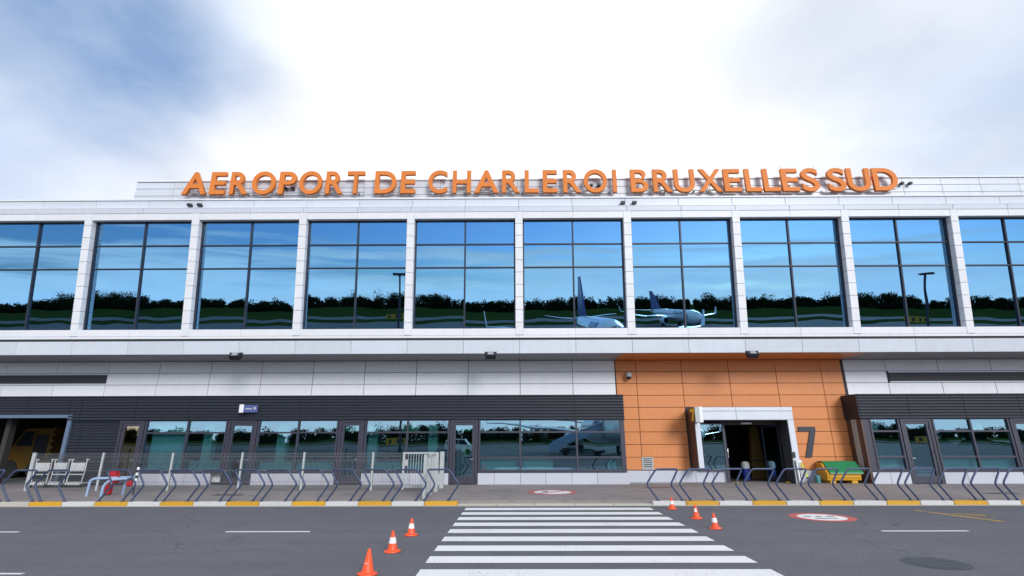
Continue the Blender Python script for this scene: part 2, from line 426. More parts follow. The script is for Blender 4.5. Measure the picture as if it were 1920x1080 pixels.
Z1 = .004
def flat(name, poly, m, parent, z=Z1):
    n = len(poly); return MB().add([(x, y, z) for x, y in poly], [tuple(range(n))]).build(name, m, parent)
for i in range(11):
    yc = 15.80 - .917 * i
    if yc < 6: break
    flat('crossing_stripe', [(-1.47, yc - .245), (3.86, yc - .245), (3.86, yc + .245), (-1.47, yc + .245)], M['paint'], road)
for x0, x1 in ((-6.3, -4.47), (7.83, 9.68), (-12.6, -10.8), (14.2, 16.0)):
    flat('lane_dash', [(x0, 12.02), (x1, 12.02), (x1, 12.13), (x0, 12.13)], M['paint'], road)
flat('lane_dash', [(-9.2, 8.42), (-7.35, 8.42), (-7.35, 8.5), (-9.2, 8.5)], M['paint'], road)
def circ(cx, cy, r, n=48, sq=1.0, a0=0, a1=2 * math.pi): return [(cx + r * math.cos(a0 + (a1 - a0) * k / n), cy + r * sq * math.sin(a0 + (a1 - a0) * k / n)) for k in range(n)]
def ring(name, cx, cy, r0, r1, m, parent, z):
    n = 48; a = circ(cx, cy, r0, n); b = circ(cx, cy, r1, n)
    return MB().add([(x, y, z) for x, y in a + b], [(i, (i + 1) % n, n + (i + 1) % n, n + i) for i in range(n)]).build(name, m, parent)
# limit roundel on the road
rc = (7.72, 14.12)
flat('painted_disc', circ(*rc, .56), M['paint'], road); ring('painted_ring', *rc, .56, .76, M['paint_red'], road, Z1)
for dx, dy, l, h in ((-.3, .12, .17, .1), (-.02, .12, .15, .1), (.28, .12, .2, .1), (.0, -.22, .55, .07)):
    flat('painted_mark', [(rc[0] + dx - l / 2, rc[1] + dy - h / 2), (rc[0] + dx + l / 2, rc[1] + dy - h / 2), (rc[0] + dx + l / 2, rc[1] + dy + h / 2), (rc[0] + dx - l / 2, rc[1] + dy + h / 2)], M['paint_dark'], road, 2 * Z1)
# prohibition roundel on the pavement
pc = (1.27, 19.35)
flat('painted_disc', circ(*pc, .66), M['paint'], pav, .124); ring('painted_ring', *pc, .66, .87, M['paint_red'], pav, .124)
flat('painted_bar', [(pc[0] - .52, pc[1] - .42), (pc[0] - .42, pc[1] - .52), (pc[0] + .52, pc[1] + .42), (pc[0] + .42, pc[1] + .52)], M['paint_red'], pav, .128)
flat('painted_mark', [(pc[0] - .36, pc[1] + .02), (pc[0] - .16, pc[1] + .05), (pc[0] - .12, pc[1] + .30), (pc[0] - .30, pc[1] + .30)], M['paint_dark'], pav, .128)
# old yellow line with a worn arrow head
flat('yellow_line', [(10.93, 15.4), (11.09, 15.4), (11.67, 13.36), (11.5, 13.36)], M['paint_yellow'], road)
for a, b in (((11.5, 14.72), (12.0, 14.55)), ((11.6, 14.45), (12.2, 14.3)), ((12.0, 14.62), (12.12, 14.3))):
    d = Vector((b[0] - a[0], b[1] - a[1])).normalized() * .05; nn = Vector((-d.y, d.x))
    flat('yellow_mark', [(a[0] + nn.x, a[1] + nn.y), (a[0] - nn.x, a[1] - nn.y), (b[0] - nn.x, b[1] - nn.y), (b[0] + nn.x, b[1] + nn.y)], M['paint_yellow'], road)
mh = MB().lathe([(.40, 0), (.40, .006)], (6.67, 9.12, .001), 40).build('manhole_cover', M['iron'], road)
ring('cover_rim', 6.67, 9.12, .40, .47, M['iron'], road, .005)
for a in range(-3, 4):
    l = math.sqrt(.36 ** 2 - (a * .1) ** 2)
    MB().box(6.67 - l, 6.67 + l, 9.12 + a * .1 - .03, 9.12 + a * .1 + .03, .006, .011).build('cover_rib', M['iron'], mh)
for x, y, a, b in ((-9.8, 18.6, .5, .18), (5.5, 21.2, .55, .16), (16.4, 18.7, .6, .2)):
    flat('drain_cover', [(x - a, y - b), (x + a, y - b), (x + a, y + b), (x - a, y + b)], M['brown'], pav, .124)

# ------------------------------------------------------------------ terminal building
T = rad(7.4); O = Vector((0, 21.6, 5.4)); US = Vector((0, -math.sin(T), math.cos(T))); UN = Vector((0, math.cos(T), math.sin(T)))
def U(x, y, s): return O + Vector((x, 0, 0)) + UN * y + US * s
RU = (T, 0, 0)
B = empty('terminal_building', (0, 22.6, 0), 'two-storey airport terminal with white upper glazed box and orange gate bay', 'building')
X0, X1 = -33.35, 33.67
PB = 4.785; CX = [.16 + PB * k for k in range(-7, 8)]
# leaning upper storey
core = MB()
core.box(X0, X1, .05, 2.6, .07, .98).box(X0, X1, .36, 2.6, 5.99, 6.42).box(X0, X1, .05, .36, 5.99, 6.40).box(X0, X1, .33, 2.6, 6.42, 6.93)
core = core.build('upper_wall', M['core'], B, O, RU)
def row(name, s0, s1, y, xs, m, gap=.012, d=.035, par=None):
    for a, b in zip(xs[:-1], xs[1:]):
        panel(name, b - a - gap, s1 - s0 - gap, m, par or core, U((a + b) / 2, y, (s0 + s1) / 2), RU, d)
half = [CX[0] + PB / 2 * k for k in range(0, 29)]
row('fascia_panel', .0, .575, 0, half, M['panel'])
row('sill_trim', .665, .775, -.01, half, M['white'], .006)
for a, b in zip(CX[:-1], CX[1:]):
    m = (a + b) / 2
    for p, q in ((a + .165, m), (m, b - .165)):
        panel('sill_panel', q - p - .006, .285, M['white'], core, U((p + q) / 2, 0, .78 + .1425), RU, .36)
    for p, q in ((a + .165, m), (m, b - .165)):
        panel('head_panel', q - p - .006, .296, M['white'], core, U((p + q) / 2, 0, 5.94 + .148), RU, .36)
row('cornice_panel', 6.245, 6.485, 0, [x + .0 for x in half], M['panel'])
row('parapet_fascia', 6.46, 6.93, .30, half, M['panel'])
row('coping', 6.94, 7.02, .26, half[::4], M['white'], .004, .30)
MB().box(X0, X1, 0, .34, 6.487, 6.50).build('cornice_ledge', M['white'], B, O, RU)
cm = None
for x in CX:
    c = MB().box(-.12, .12, .06, .36, .70, 6.2).build('column', M['core'], B, U(x, 0, 0), RU)
    if cm is None: cm = {}
    for i in range(10):
        s0 = .785 + i * .546; hgt = .546
        if 'c' not in cm: cm['c'] = MB().box(-.165, .165, -.012, .34, .006, .540, .010).mesh('cladding_panel', M['white'])
        if i < 9 or True:
            if s0 + hgt > 6.26: continue
            link('cladding_panel', cm['c'], None, c, U(x, 0, s0), RU)
# glazing of the upper storey
TR = (1.08, 3.78, 4.83, 5.93)
for a, b in zip(CX[:-1], CX[1:]):
    a2, b2 = a + .165, b - .165; m = (a + b) / 2
    fr = MB()
    for x in (a2 + .03, m, b2 - .03): fr.box(x - .032, x + .032, .25, .37, 1.07, 5.935)
    for s in TR: fr.box(a2, b2, .262, .362, s - .03, s + .03)
    fo = fr.build('upper_window', M['frame_up'], B, O, RU)
    for p, q in ((a2 + .062, m - .032), (m + .032, b2 - .062)):
        for s0, s1 in zip(TR[:-1], TR[1:]):
            key = ('pane', round(q - p, 3), s0)
            if key not in _cache:
                wd, hg = (q - p) / 2 + .01, (s1 - s0) / 2 - .02
                _cache[key] = MB().add([(-wd, 0, -hg), (wd, 0, -hg), (wd, 0, hg), (-wd, 0, hg)], [(0, 1, 2, 3)]).mesh('pane', M['glass_up'])
            link('pane', _cache[key], None, fo, U((p + q) / 2, .32, (s0 + s1) / 2), (T + random.uniform(-.0028, .0028), 0, random.uniform(-.004, .004)))
# upper hall behind the glass
MB().box(X0, X1, 22.2, 36, 6.25, 6.40).build('upper_floor', M['infloor'], B)
MB().box(X0, X1, 36, 36.2, 3.9, 12.3).build('back_wall', M['inwall'], B)
MB().box(X0, X1, 21.6, 36, 11.55, 11.7).build('upper_ceiling', M['inwall'], B)
for x in (-20, -12, -4, 4, 12, 20):
    MB().lathe([(.35, 6.4), (.35, 11.55)], (x + 1.1, 27, 0), 20).build('hall_pillar', M['inpillar'], B)
MB().box(X0, X1, 21.45, 40, 12.05, 12.27).build('roof_slab', M['core'], B)
for x in (X0 - .1, X1): MB().box(x, x + .1, 20.9, 36.2, 0, 12.3).build('end_wall', M['panel'], B)
# roof parapet behind the sign
par = MB().box(-17.92, X1, 21.80, 22.3, 12.27, 13.64).build('roof_parapet', M['core'], B)
xs = [-17.95 + 1.805 * k for k in range(0, 29)]
for a, b in zip(xs[:-1], xs[1:]):
    for z0, z1 in ((12.3, 12.93), (12.94, 13.30), (13.31, 13.64)):
        panel('parapet_panel', b - a - .012, z1 - z0 - .006, M['panel'], par, ((a + b) / 2, 21.755, (z0 + z1) / 2))
for k in range(14):
    panel('parapet_coping', 3.61 - .006, .07, M['white'], par, (-17.95 + 3.61 * (k + .5), 21.70, 13.69), None, .65)
panel('parapet_end', .53, 1.37, M['panel'], par, (-17.955, 22.05, 12.955), (0, 0, -rad(90)), .03)
for x in (9.3, 11.0):
    MB().tube([(x + 4.6, 24, 12.2), (x + 4.6, 24, 15.6)], .012, 5).build('roof_antenna', M['galv'], B)
# lower wall
YW = 23.6
low = MB().box(X0, X1, YW + .045, YW + .3, 3.75, 5.55).box(4.5, 14.88, YW + .045, YW + .3, .12, 3.75).build('lower_wall', M['core'], B)
# remove the doorway from the solid by building it of three pieces instead
bpy.data.objects.remove(low)
low = MB().box(X0, X1, YW + .045, YW + .3, 3.76, 5.55).box(4.5, 7.75, YW + .045, YW + .3, .12, 3.76).box(11.72, 14.88, YW + .045, YW + .3, .12, 3.76).box(7.75, 11.72, YW + .045, YW + .3, 2.80, 3.76).build('lower_wall', M['core'], B)
RZ = [5.40 - .531 * i for i in range(4)]
wx = [4.53 - .0]
wl = [4.53, 2.59, .19]
while wl[-1] > X0: wl.append(wl[-1] - 2.375)
wr = [14.98, 16.88]
while wr[-1] < X1: wr.append(wr[-1] + 2.4)
def wall_row(name, xs, z0, z1, m, par, y=YW, skip=()):
    for a, b in zip(xs[:-1], xs[1:]):
        if any(p <= (a + b) / 2 <= q for p, q in skip): continue
        panel(name, b - a - .022, z1 - z0 - .018, m, par, ((a + b) / 2, y, (z0 + z1) / 2))
VL, VR = -18.78, 16.98
for i in range(3):
    z0, z1 = RZ[i + 1], RZ[i]
    sk = ((-99, VL - .4), (VR + .4, 99)) if i == 1 else ()
    wall_row('wall_panel', sorted(wl), z0, z1, M['white'], low, skip=sk); wall_row('wall_panel', wr, z0, z1, M['white'], low, skip=sk)
for x0, x1 in ((X0, VL), (VR, X1)):                      # ventilation strips
    g = MB().box(x0, x1, YW + .02, YW + .045, RZ[2] + .01, RZ[1] - .01).build('vent_strip', M['core'], low)
    panel('vent_margin', x1 - x0, .062, M['panel'], low, ((x0 + x1) / 2, YW, RZ[1] - .04)); panel('vent_margin', x1 - x0, .062, M['panel'], low, ((x0 + x1) / 2, YW, RZ[2] + .04))
    for k in range(5):
        MB().prism([(YW - .0, RZ[2] + .085 + k * .078), (YW + .05, RZ[2] + .115 + k * .078), (YW + .05, RZ[2] + .125 + k * .078), (YW - .0, RZ[2] + .10 + k * .078)], 'yz', x0 + .02, x1 - .02).build('vent_slat', M['frame'], low)
# orange bay
ox = [4.56, 5.49, 7.57, 9.72, 11.86, 13.92, 14.86]
oz = [5.40 - .531 * i for i in range(10)]
PX0, PX1 = 7.62, 11.83
for i in range(9):
    for a, b in zip(ox[:-1], ox[1:]):
        z0, z1 = oz[i + 1], oz[i]
        aa, bb = a, b
        if z0 < 3.2:                                     # the portal interrupts the lower rows
            if a >= 7.5 and b <= 11.9: continue
        panel('orange_panel', bb - aa - .02, z1 - z0 - .018, M['orange'], low, ((aa + bb) / 2, YW, (z0 + z1) / 2))
# soffit below the overhang
for a, b in zip(half[:-1], half[1:]):
    segs = [(a, b)]
    for cut in (4.54, 14.9):
        segs = [t for p, q in segs for t in (((p, cut), (cut, q)) if p < cut < q else ((p, q),))]
    for p, q in segs:
        m = M['orange'] if 4.5 < (p + q) / 2 < 14.9 else M['soffit']
        MB().box(p + .006, q - .006, 21.68, YW + .04, 5.405, 5.43).build('soffit_panel', m, B)
# ---- glazed ground-floor fronts and slatted bands
def louvre_band(x0, x1, seams, z0, z1, yf, depth, nm='louvre_band'):
    bd = MB().box(x0, x1, yf + .055, yf + depth, z0, z1).build(nm, M['core'], B)
    panel('louvre_cap', x1 - x0, .05, M['louvre'], bd, ((x0 + x1) / 2, yf - .02, z1 - .025), None, .1)
    n = max(1, round((z1 - z0 - .06) / .118)); p = (z1 - z0 - .06) / n
    ed = [x0] + [s for s in seams if x0 + .2 < s < x1 - .2] + [x1]
    for a, b in zip(ed[:-1], ed[1:]):
        key = ('slat', round(b - a, 3), round(p, 4))
        if key not in _cache:
            h = (b - a) / 2 - .012
            _cache[key] = MB().prism([(.055, p * .80), (.006, p * .76), (-.006, p * .66), (-.006, p * .20), (.03, p * .06), (.055, p * .04)], 'yz', -h, h).mesh('louvre_slat', M['louvre'])
        for k in range(n):
            link('louvre_slat', _cache[key], None, bd, ((a + b) / 2, yf, z0 + k * p))
    return bd
sl = [4.6 - 2.36 * k - 2.08 for k in range(-1, 18)][::-1]; sl = [x for x in sl if x < 4.5]
YL = 22.5
louvre_band(-19.25, 4.62, sl, 2.72, 3.755, YL, 1.1)
louvre_band(X0, -19.25, sl, 2.98, 3.755, YL, 1.1)
srr = [16.74 + 2.35 * k for k in range(9)]
lb = louvre_band(14.62, X1, srr, 2.72, 3.755, YL, 1.1)
for k in range(8):
    z = 2.74 + k * .122
    MB().box(14.585, 14.622, YL + .02, YW - .02, z, z + .10).build('end_slat', M['louvre'], lb)
lw_ = louvre_band(-19.1, -17.0, [-18.6], .14, 2.70, 22.60, .1, 'slatted_wall')
louvre_band(X0, -25.2, [-27.5, -30], .14, 2.96, 22.60, .1, 'slatted_wall')
# big loading doorway
MB().box(-25.2, -19.08, 22.52, 22.75, 2.84, 2.975).box(-19.24, -19.08, 22.52, 22.75, .12, 2.84).box(-25.2, -25.04, 22.52, 22.75, .12, 2.84).build('doorway_frame', M['blueframe'], B)
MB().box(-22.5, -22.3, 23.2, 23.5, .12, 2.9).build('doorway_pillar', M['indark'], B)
# lower hall
MB().box(X0, 7.0, 22.8, 30, .122, .126).build('hall_floor', M['infloor'], B)
MB().box(12.4, X1, 22.8, 30, .122, .126).build('hall_floor', M['infloor'], B)
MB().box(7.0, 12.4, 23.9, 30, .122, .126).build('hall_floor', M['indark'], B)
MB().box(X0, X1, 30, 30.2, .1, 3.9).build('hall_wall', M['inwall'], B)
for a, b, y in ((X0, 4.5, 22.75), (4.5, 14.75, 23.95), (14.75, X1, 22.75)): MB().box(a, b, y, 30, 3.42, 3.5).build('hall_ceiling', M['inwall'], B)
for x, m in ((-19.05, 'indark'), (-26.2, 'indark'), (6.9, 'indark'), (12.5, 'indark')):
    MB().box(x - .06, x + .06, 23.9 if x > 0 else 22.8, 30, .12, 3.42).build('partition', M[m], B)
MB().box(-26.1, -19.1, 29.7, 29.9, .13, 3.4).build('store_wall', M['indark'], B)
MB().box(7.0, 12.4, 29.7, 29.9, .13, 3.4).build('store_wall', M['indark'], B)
for x in (-13.35, -10.15, -6.2, -3.6, .35, 4.05, 15.4, 19.9):
    MB().box(x - .2, x + .2, 23.0, 23.4, .13, 3.42, .02).build('hall_pillar', M['inpillar'], B)
YG = 22.65
for x0, x1, z1 in ((-15.7, -14.2, 2.6), (-13.9, -12.5, 1.05), (-10.9, -7.7, 1.0), (-6.3, -3.0, 1.0), (-1.5, .1, 1.13), (.3, 1.55, 1.13), (15.1, 16.2, 1.1), (17.8, 20.8, 1.1)):
    MB().box(x0, x1, 22.9, 22.94, .2, z1).build('window_backing', M['inpillar'], B)
for x0, x1, z0, z1 in ((-7.35, -6.7, 2.25, 2.55), (-2.55, -1.85, 2.25, 2.55), (-4.9, -4.2, 2.25, 2.7)):
    MB().box(x0, x1, 22.85, 22.87, z0, z1).build('hanging_notice', M['exitgreen'], B)
def pane(x0, x1, z0, z1, par, m='glass_lo', y=YG):
    a, b = (x1 - x0) / 2, (z1 - z0) / 2
    me = MB().add([(-a, 0, -b), (a, 0, -b), (a, 0, b), (-a, 0, b)], [(0, 1, 2, 3)]).mesh('pane', M[m])
    link('pane', me, None, par, ((x0 + x1) / 2, y, (z0 + z1) / 2), (random.uniform(-.0015, .0015), 0, random.uniform(-.0015, .0015)))
ZT, ZB = 2.74, .62
def window(x0, x1, mull, trans):
    fr = MB(); xs = [x0] + list(mull) + [x1]; zs = [ZB + .04] + list(trans) + [ZT - .02]
    for i, x in enumerate(xs):
        wd = .045
        xx = x + (wd if i == 0 else -wd if i == len(xs) - 1 else 0); fr.box(xx - wd + .008, xx + wd - .008, YG - .07, YG + .05, ZB, ZT)
    for z in zs: fr.box(x0, x1, YG - .058, YG + .042, z - .035, z + .035)
    fo = fr.build('shop_window', M['frame'], B)
    for a, b in zip(xs[:-1], xs[1:]):
        for c, d in zip(zs[:-1], zs[1:]): pane(a + .02, b - .02, c + .02, d - .02, fo)
    MB().box(x0 - .02, x1 + .02, YG - .10, YG + .1, ZB - .045, ZB + .0).build('window_sill', M['frame'], fo)
    return fo
def plinth(x0, x1, seams, y=YG - .09, z1=.575):
    xs = [x0] + list(seams) + [x1]
    for a, b in zip(xs[:-1], xs[1:]):
        MB().box(a + .005, b - .005, y, y + .14, .12, z1, .008).build('plinth_stone', M['stone'], B)
def door(x0, x1, m='glass_lo', hinge=1, ztop=ZT):
    fr = MB()
    fr.box(x0, x0 + .10, YG - .08, YG + .06, .12, ztop).box(x1 - .10, x1, YG - .08, YG + .06, .12, ztop).box(x0 + .1, x1 - .1, YG - .08, YG + .06, ztop - .12, ztop)
    fo = fr.build('glazed_door', M['frame'], B)
    a, b = x0 + .11, x1 - .11
    lf = MB().box(a, a + .12, YG - .05, YG + .03, .15, ztop - .13).box(b - .12, b, YG - .05, YG + .03, .15, ztop - .13).box(a + .12, b - .12, YG - .05, YG + .03, ztop - .25, ztop - .13).box(a + .12, b - .12, YG - .05, YG + .03, .15, .42)
    lf.build('door_leaf', M['frame'], fo)
    pane(a + .11, b - .11, .41, ztop - .24, fo, m)
    hx = b - .06 if hinge > 0 else a + .06
    MB().tube([(hx, YG - .05, 1.12), (hx, YG - .11, 1.12), (hx - hinge * .13, YG - .11, 1.12)], .012, 8).build('door_handle', M['steel'], fo)
    for z in (.5, 1.3, 2.3): MB().box((a if hinge > 0 else b) - .03, (a if hinge > 0 else b) + .03, YG - .085, YG - .05, z, z + .1).build('hinge', M['dark'], fo)
    return fo
door(-16.98, -15.92, 'glass_bronze')
window(-15.90, -12.34, (-14.05,), (2.21,)); plinth(-15.92, -12.75, (-14.9, -13.85))
door(-12.32, -11.07)
window(-11.05, -7.58, (-9.3,), (2.21,)); plinth(-11.05, -7.58, (-10.1, -9.0, -8.1))
door(-7.56, -6.48)
window(-6.46, -2.82, (-4.63,), (2.21,)); plinth(-6.46, -2.82, (-5.55, -4.45, -3.5))
door(-2.80, -1.63)
window(-1.61, 4.50, (.17, 2.56), (2.21, 1.18)); plinth(-1.61, 4.68, (-.92, .17, 1.22, 2.30, 3.35))
MB().box(4.50, 4.60, YG - .06, YW + .04, .12, 2.72).build('glazing_end', M['frame'], B)
MB().box(4.53, 4.68, YG + .05, YW + .02, .12, .575).build('plinth_return', M['stone'], B)
# right front
MB().box(14.66, 14.74, YG - .04, YW + .02, .12, 2.72).build('glazing_end', M['brown'], B)
for y0, y1, m in ((22.66, 22.86, 'brown'), (22.90, 23.25, 'inwall'), (23.29, 23.55, 'brown')):
    MB().box(14.635, 14.66, y0, y1, .60, 2.70).build('return_panel', M[m], B)
MB().box(14.74, 15.0, YG - .04, YG + .06, .60, 2.72).build('corner_post', M['frame'], B)
window(15.0, 16.27, (), (2.21, 1.18)); plinth(14.72, 16.27, (15.45,))
door(16.30, 17.60, hinge=-1)
window(17.64, 20.90, (19.25,), (2.21, 1.18)); plinth(17.64, 20.90, (18.6, 19.7))
door(20.93, 22.1, hinge=-1)
window(22.13, 27.5, (23.9, 25.7), (2.21, 1.18)); plinth(22.13, 27.5, (23.2, 24.3, 25.4, 26.5))
window(27.53, X1, (29.5, 31.5), (2.21, 1.18)); plinth(27.53, X1, (28.6, 29.7, 30.8, 31.9))
plinth(4.72, 9.15, (5.75, 6.85, 7.75, 8.5), YW - .06, .60); plinth(11.9, 14.62, (12.8, 13.75), YW - .06, .60)
# ---- gate portal
P = MB().box(PX0 + .02, PX0 + .20, 22.68, YW + .02, .69, 3.10).box(PX1 - .20, PX1 - .02, 22.68, YW + .02, .14, 3.10).box(PX0 + .2, PX1 - .2, 22.68, YW + .02, 2.74, 3.10).build('gate_portal', M['core'], B)
for a, b in ((PX0, 9.42), (9.42, PX1)):
    panel('portal_head', b - a - .012, .36, M['panel'], P, ((a + b) / 2, 22.62, 2.87)); panel('portal_cap', b - a - .012, .16, M['panel'], P, ((a + b) / 2, 22.60, 3.14), None, .25)
panel('portal_leg', .215, 1.99, M['panel'], P, (PX0 + .11, 22.622, 1.685), None, .05); panel('portal_leg', .255, 1.99, M['panel'], P, (PX1 - .13, 22.622, 1.685), None, .05)
panel('portal_side', .93, 2.48, M['brown'], P, (PX0 - .004, 23.13, 1.93), (0, 0, -rad(90)), .02)
panel('portal_side', .93, 2.48, M['brown'], P, (PX1 + .004, 23.13, 1.93), (0, 0, rad(90)), .02)
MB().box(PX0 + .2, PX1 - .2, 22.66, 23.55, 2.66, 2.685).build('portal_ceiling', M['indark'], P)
# fixed light and sliding doors set back in the portal
fx = MB().box(7.84, 7.9, 23.38, 23.46, .62, 2.66).box(9.05, 9.13, 23.38, 23.46, .12, 2.66).box(7.9, 9.05, 23.38, 23.46, .60, .67).box(7.9, 9.05, 23.38, 23.46, 2.52, 2.60).build('portal_window', M['frame'], B)
pane(7.89, 9.06, .66, 2.53, fx, 'glass_lo', 23.42)
def leaf(x0, x1, y, ang, px):
    root = MB().box(0, .07, -.025, .025, 0, 2.35).box(x1 - x0 - .07, x1 - x0, -.025, .025, 0, 2.35).box(.07, x1 - x0 - .07, -.025, .025, 2.27, 2.35).box(.07, x1 - x0 - .07, -.025, .025, 0, .2).build('door_leaf', M['frame'], B, (x0, y, .14), (0, 0, rad(ang)))
    a = x1 - x0
    me = MB().add([(.06, 0, .19), (a - .06, 0, .19), (a - .06, 0, 2.28), (.06, 0, 2.28)], [(0, 1, 2, 3)]).mesh('pane', M['glass_lo'])
    link('pane', me, None, root, (x0, y, .14), (0, 0, rad(ang)))
    h = MB().tube([(a * .8, -.03, .95), (a * .8, -.09, .97), (a * .8, -.09, 1.33), (a * .8, -.03, 1.35)], .014, 8).build('handle', M['steel'], root, (x0, y, .14), (0, 0, rad(ang)))
leaf(9.18, 10.25, 23.48, 72, 0); leaf(11.55, 12.6, 23.50, 106, 0)
MB().box(9.13, 11.6, 23.40, 23.55, 2.50, 2.66).build('door_operator', M['dark'], B)
MB().box(9.9, 10.35, 23.36, 23.40, 2.53, 2.60).build('door_sensor', M['inpillar'], B)
for x in (9.25, 11.42):
    MB().box(x - .1, x + .1, 23.0, 23.12, .122, .18, .02).build('door_stop', M['yellow'], B)
# vent grille in the orange wall
vg = MB().box(5.47, 5.97, YW - .03, YW + .01, .64, .70).box(5.47, 5.97, YW - .03, YW + .01, 1.10, 1.15).box(5.47, 5.53, YW - .03, YW + .01, .70, 1.10).box(5.91, 5.97, YW - .03, YW + .01, .70, 1.10).build('vent_grille', M['palegrey'], B)
MB().box(5.53, 5.91, YW - .008, YW - .002, .70, 1.10).build('vent_back', M['core'], vg)
for k in range(5): MB().prism([(YW - .03, .71 + k * .078), (YW - .006, .745 + k * .078), (YW - .006, .755 + k * .078), (YW - .03, .735 + k * .078)], 'yz', 5.53, 5.91).build('vent_slat', M['palegrey'], vg)

# ------------------------------------------------------------------ roof sign
LET = [('A', -15.47, -14.28), ('E', -14.19, -13.42), ('R', -13.26, -12.37), ('O', -12.25, -11.1), ('P', -10.99, -10.13), ('O', -10.05, -8.93), ('R', -8.81, -7.93), ('T', -7.83, -6.97), ('D', -6.53, -5.47), ('E', -5.32, -4.59), ('C', -4.05, -3.11), ('H', -2.92, -2.01), ('A', -1.91, -0.72), ('R', -0.63, 0.25), ('L', 0.42, 1.11), ('E', 1.26, 1.99), ('R', 2.2, 3.07), ('O', 3.15, 4.29), ('I', 4.49, 4.73), ('B', 5.32, 6.18), ('R', 6.35, 7.28), ('U', 7.32, 8.33), ('X', 8.45, 9.57), ('E', 9.62, 10.45), ('L', 10.6, 11.38), ('L', 11.43, 12.23), ('E', 12.28, 13.11), ('S', 13.2, 14.06), ('S', 14.4, 15.27), ('U', 15.3, 16.42), ('D', 16.49, 17.66)]
sign = empty('roof_sign', (1.1, 21.4, 12.3), 'long roof sign of raised orange letters naming the airport along the parapet', 'sign')
for ch, a, b in LET:
    me = letter_b(M['orange_sign']) if ch == 'B' else font_mesh(ch, 1.6, .2, .018, M['orange_sign'])
    e = .02 if ch in 'OCS' else 0.0; eb = .02 if ch in 'U' else e
    o = link('letter', fit(me, a + .025, b - .035, 12.80 - eb, 13.94 + e, 21.32, 21.46), None, sign); o['label'] = 'orange letter ' + ch
for a, b in ((-15.4, -7.0), (-6.5, -4.6), (-4.0, 4.7), (5.35, 14.0), (14.5, 17.6)):
    MB().box(a, b, 21.53, 21.57, 12.95, 13.0).build('mounting_rail', M['palegrey'], sign)
    for k in range(int((b - a) / 1.4) + 1):
        x = a + .3 + k * (b - a - .6) / max(1, int((b - a) / 1.4)); MB().box(x - .02, x + .02, 21.57, 21.76, 12.92, 13.03).build('bracket', M['palegrey'], sign)
# ------------------------------------------------------------------ numbers and signs on the building
o = MB().prism([(12.47, 2.42), (13.21, 2.42), (13.21, 2.24), (12.87, 1.13), (12.60, 1.13), (12.95, 2.22), (12.47, 2.22)], 'xz', YW - .05, YW - .004).build('gate_number', M['num'])
tag(o, 'large dark grey number 7 on the orange wall right of the gate', 'number')
fs = empty('gate_flag_sign', (7.55, 22.3, 2.7), 'small black projecting sign with a yellow 7 at the gate portal corner', 'sign')
MB().box(7.42, 7.60, 21.92, 22.60, 2.58, 3.18, .012).build('sign_case', M['brown'], fs)
MB().box(7.60, 7.74, 21.89, 22.62, 2.56, 3.20, .012).build('sign_back', M['white'], fs)
MB().box(7.42, 7.60, 21.885, 21.918, 2.575, 3.185).build('sign_edge', M['palegrey'], fs)
MB().prism([(22.52, 3.13), (21.98, 3.13), (21.98, 3.02), (22.18, 2.63), (22.36, 2.63), (22.17, 3.01), (22.52, 3.01)], 'yz', 7.412, 7.418).build('sign_digit', M['digit'], fs)
bs = empty('projecting_sign', (-11.4, 22.5, 3.0), 'small blue projecting sign with white edge on the slatted band', 'sign')
MB().box(-11.74, -11.55, 22.16, 22.20, 3.02, 3.36, .01).build('sign_edge', M['white'], bs)
MB().prism([(-11.55, 22.18), (-11.06, 22.40), (-11.08, 22.44), (-11.57, 22.22)], 'xy', 3.04, 3.34).build('sign_board', M['signblue'], bs)
for k, (a, b) in enumerate(((.12, .60), (.72, .86))):
    p = Vector((-11.55, 22.176, 0)); q = Vector((-11.06, 22.396, 0)); pa, pb = p.lerp(q, a), p.lerp(q, b)
    MB().add([(pa.x, pa.y - .003, 3.165), (pb.x, pb.y - .003, 3.165), (pb.x, pb.y - .003, 3.205 if k == 0 else 3.26), (pa.x, pa.y - .003, 3.205 if k == 0 else 3.26)], [(0, 1, 2, 3)]).build('sign_print', M['palegrey'], bs)
MB().box(-11.4, -11.3, 22.36, 22.52, 3.17, 3.21).build('bracket', M['dark'], bs)
def flood(x, label, group='floodlights below the overhang'):
    r = empty('floodlight', (x, 21.5, 5.4), label, 'floodlight', group)
    MB().box(x - .05, x + .05, 21.35, 21.72, 5.35, 5.39).build('bracket', M['dark'], r)
    ang = (rad(-38), 0, 0); L = (x, 21.30, 5.28)
    MB().prism([(-.11, -.10), (.10, -.13), (.12, .13), (-.11, .10)], 'yz', -.22, .22).build('housing', M['dark'], r, L, ang)
    MB().box(-.12, .12, -.125, -.112, -.07, .07).build('lens', M['lampglass'], r, L, ang)
    for sx_ in (-1, 1): MB().box(sx_ * .234 - .012, sx_ * .234 + .012, -.04, .10, -.02, .16).build('yoke', M['dark'], r, L)
flood(-11.75, 'black floodlight under the overhang above the blue sign'); flood(-1.05, 'black floodlight under the overhang, middle one of three'); flood(9.85, 'black floodlight under the overhang above the orange gate')
cc_ = empty('security_camera', (5.1, 23.4, 4.5), 'white dome security camera on the orange wall', 'camera')
MB().tube([(5.1, YW, 4.83), (5.1, YW - .22, 4.85), (5.1, YW - .26, 4.80)], .03, 8).build('arm', M['palegrey'], cc_)
MB().lathe([(.05, .16), (.13, .12), (.14, -.02), (.13, -.05)], (5.1, YW - .26, 4.66), 18).build('housing', M['palegrey'], cc_)
MB().lathe([(.115, 0), (.105, -.06), (.06, -.11), (.01, -.125)], (5.1, YW - .26, 4.61), 18).build('dome', M['dark'], cc_)
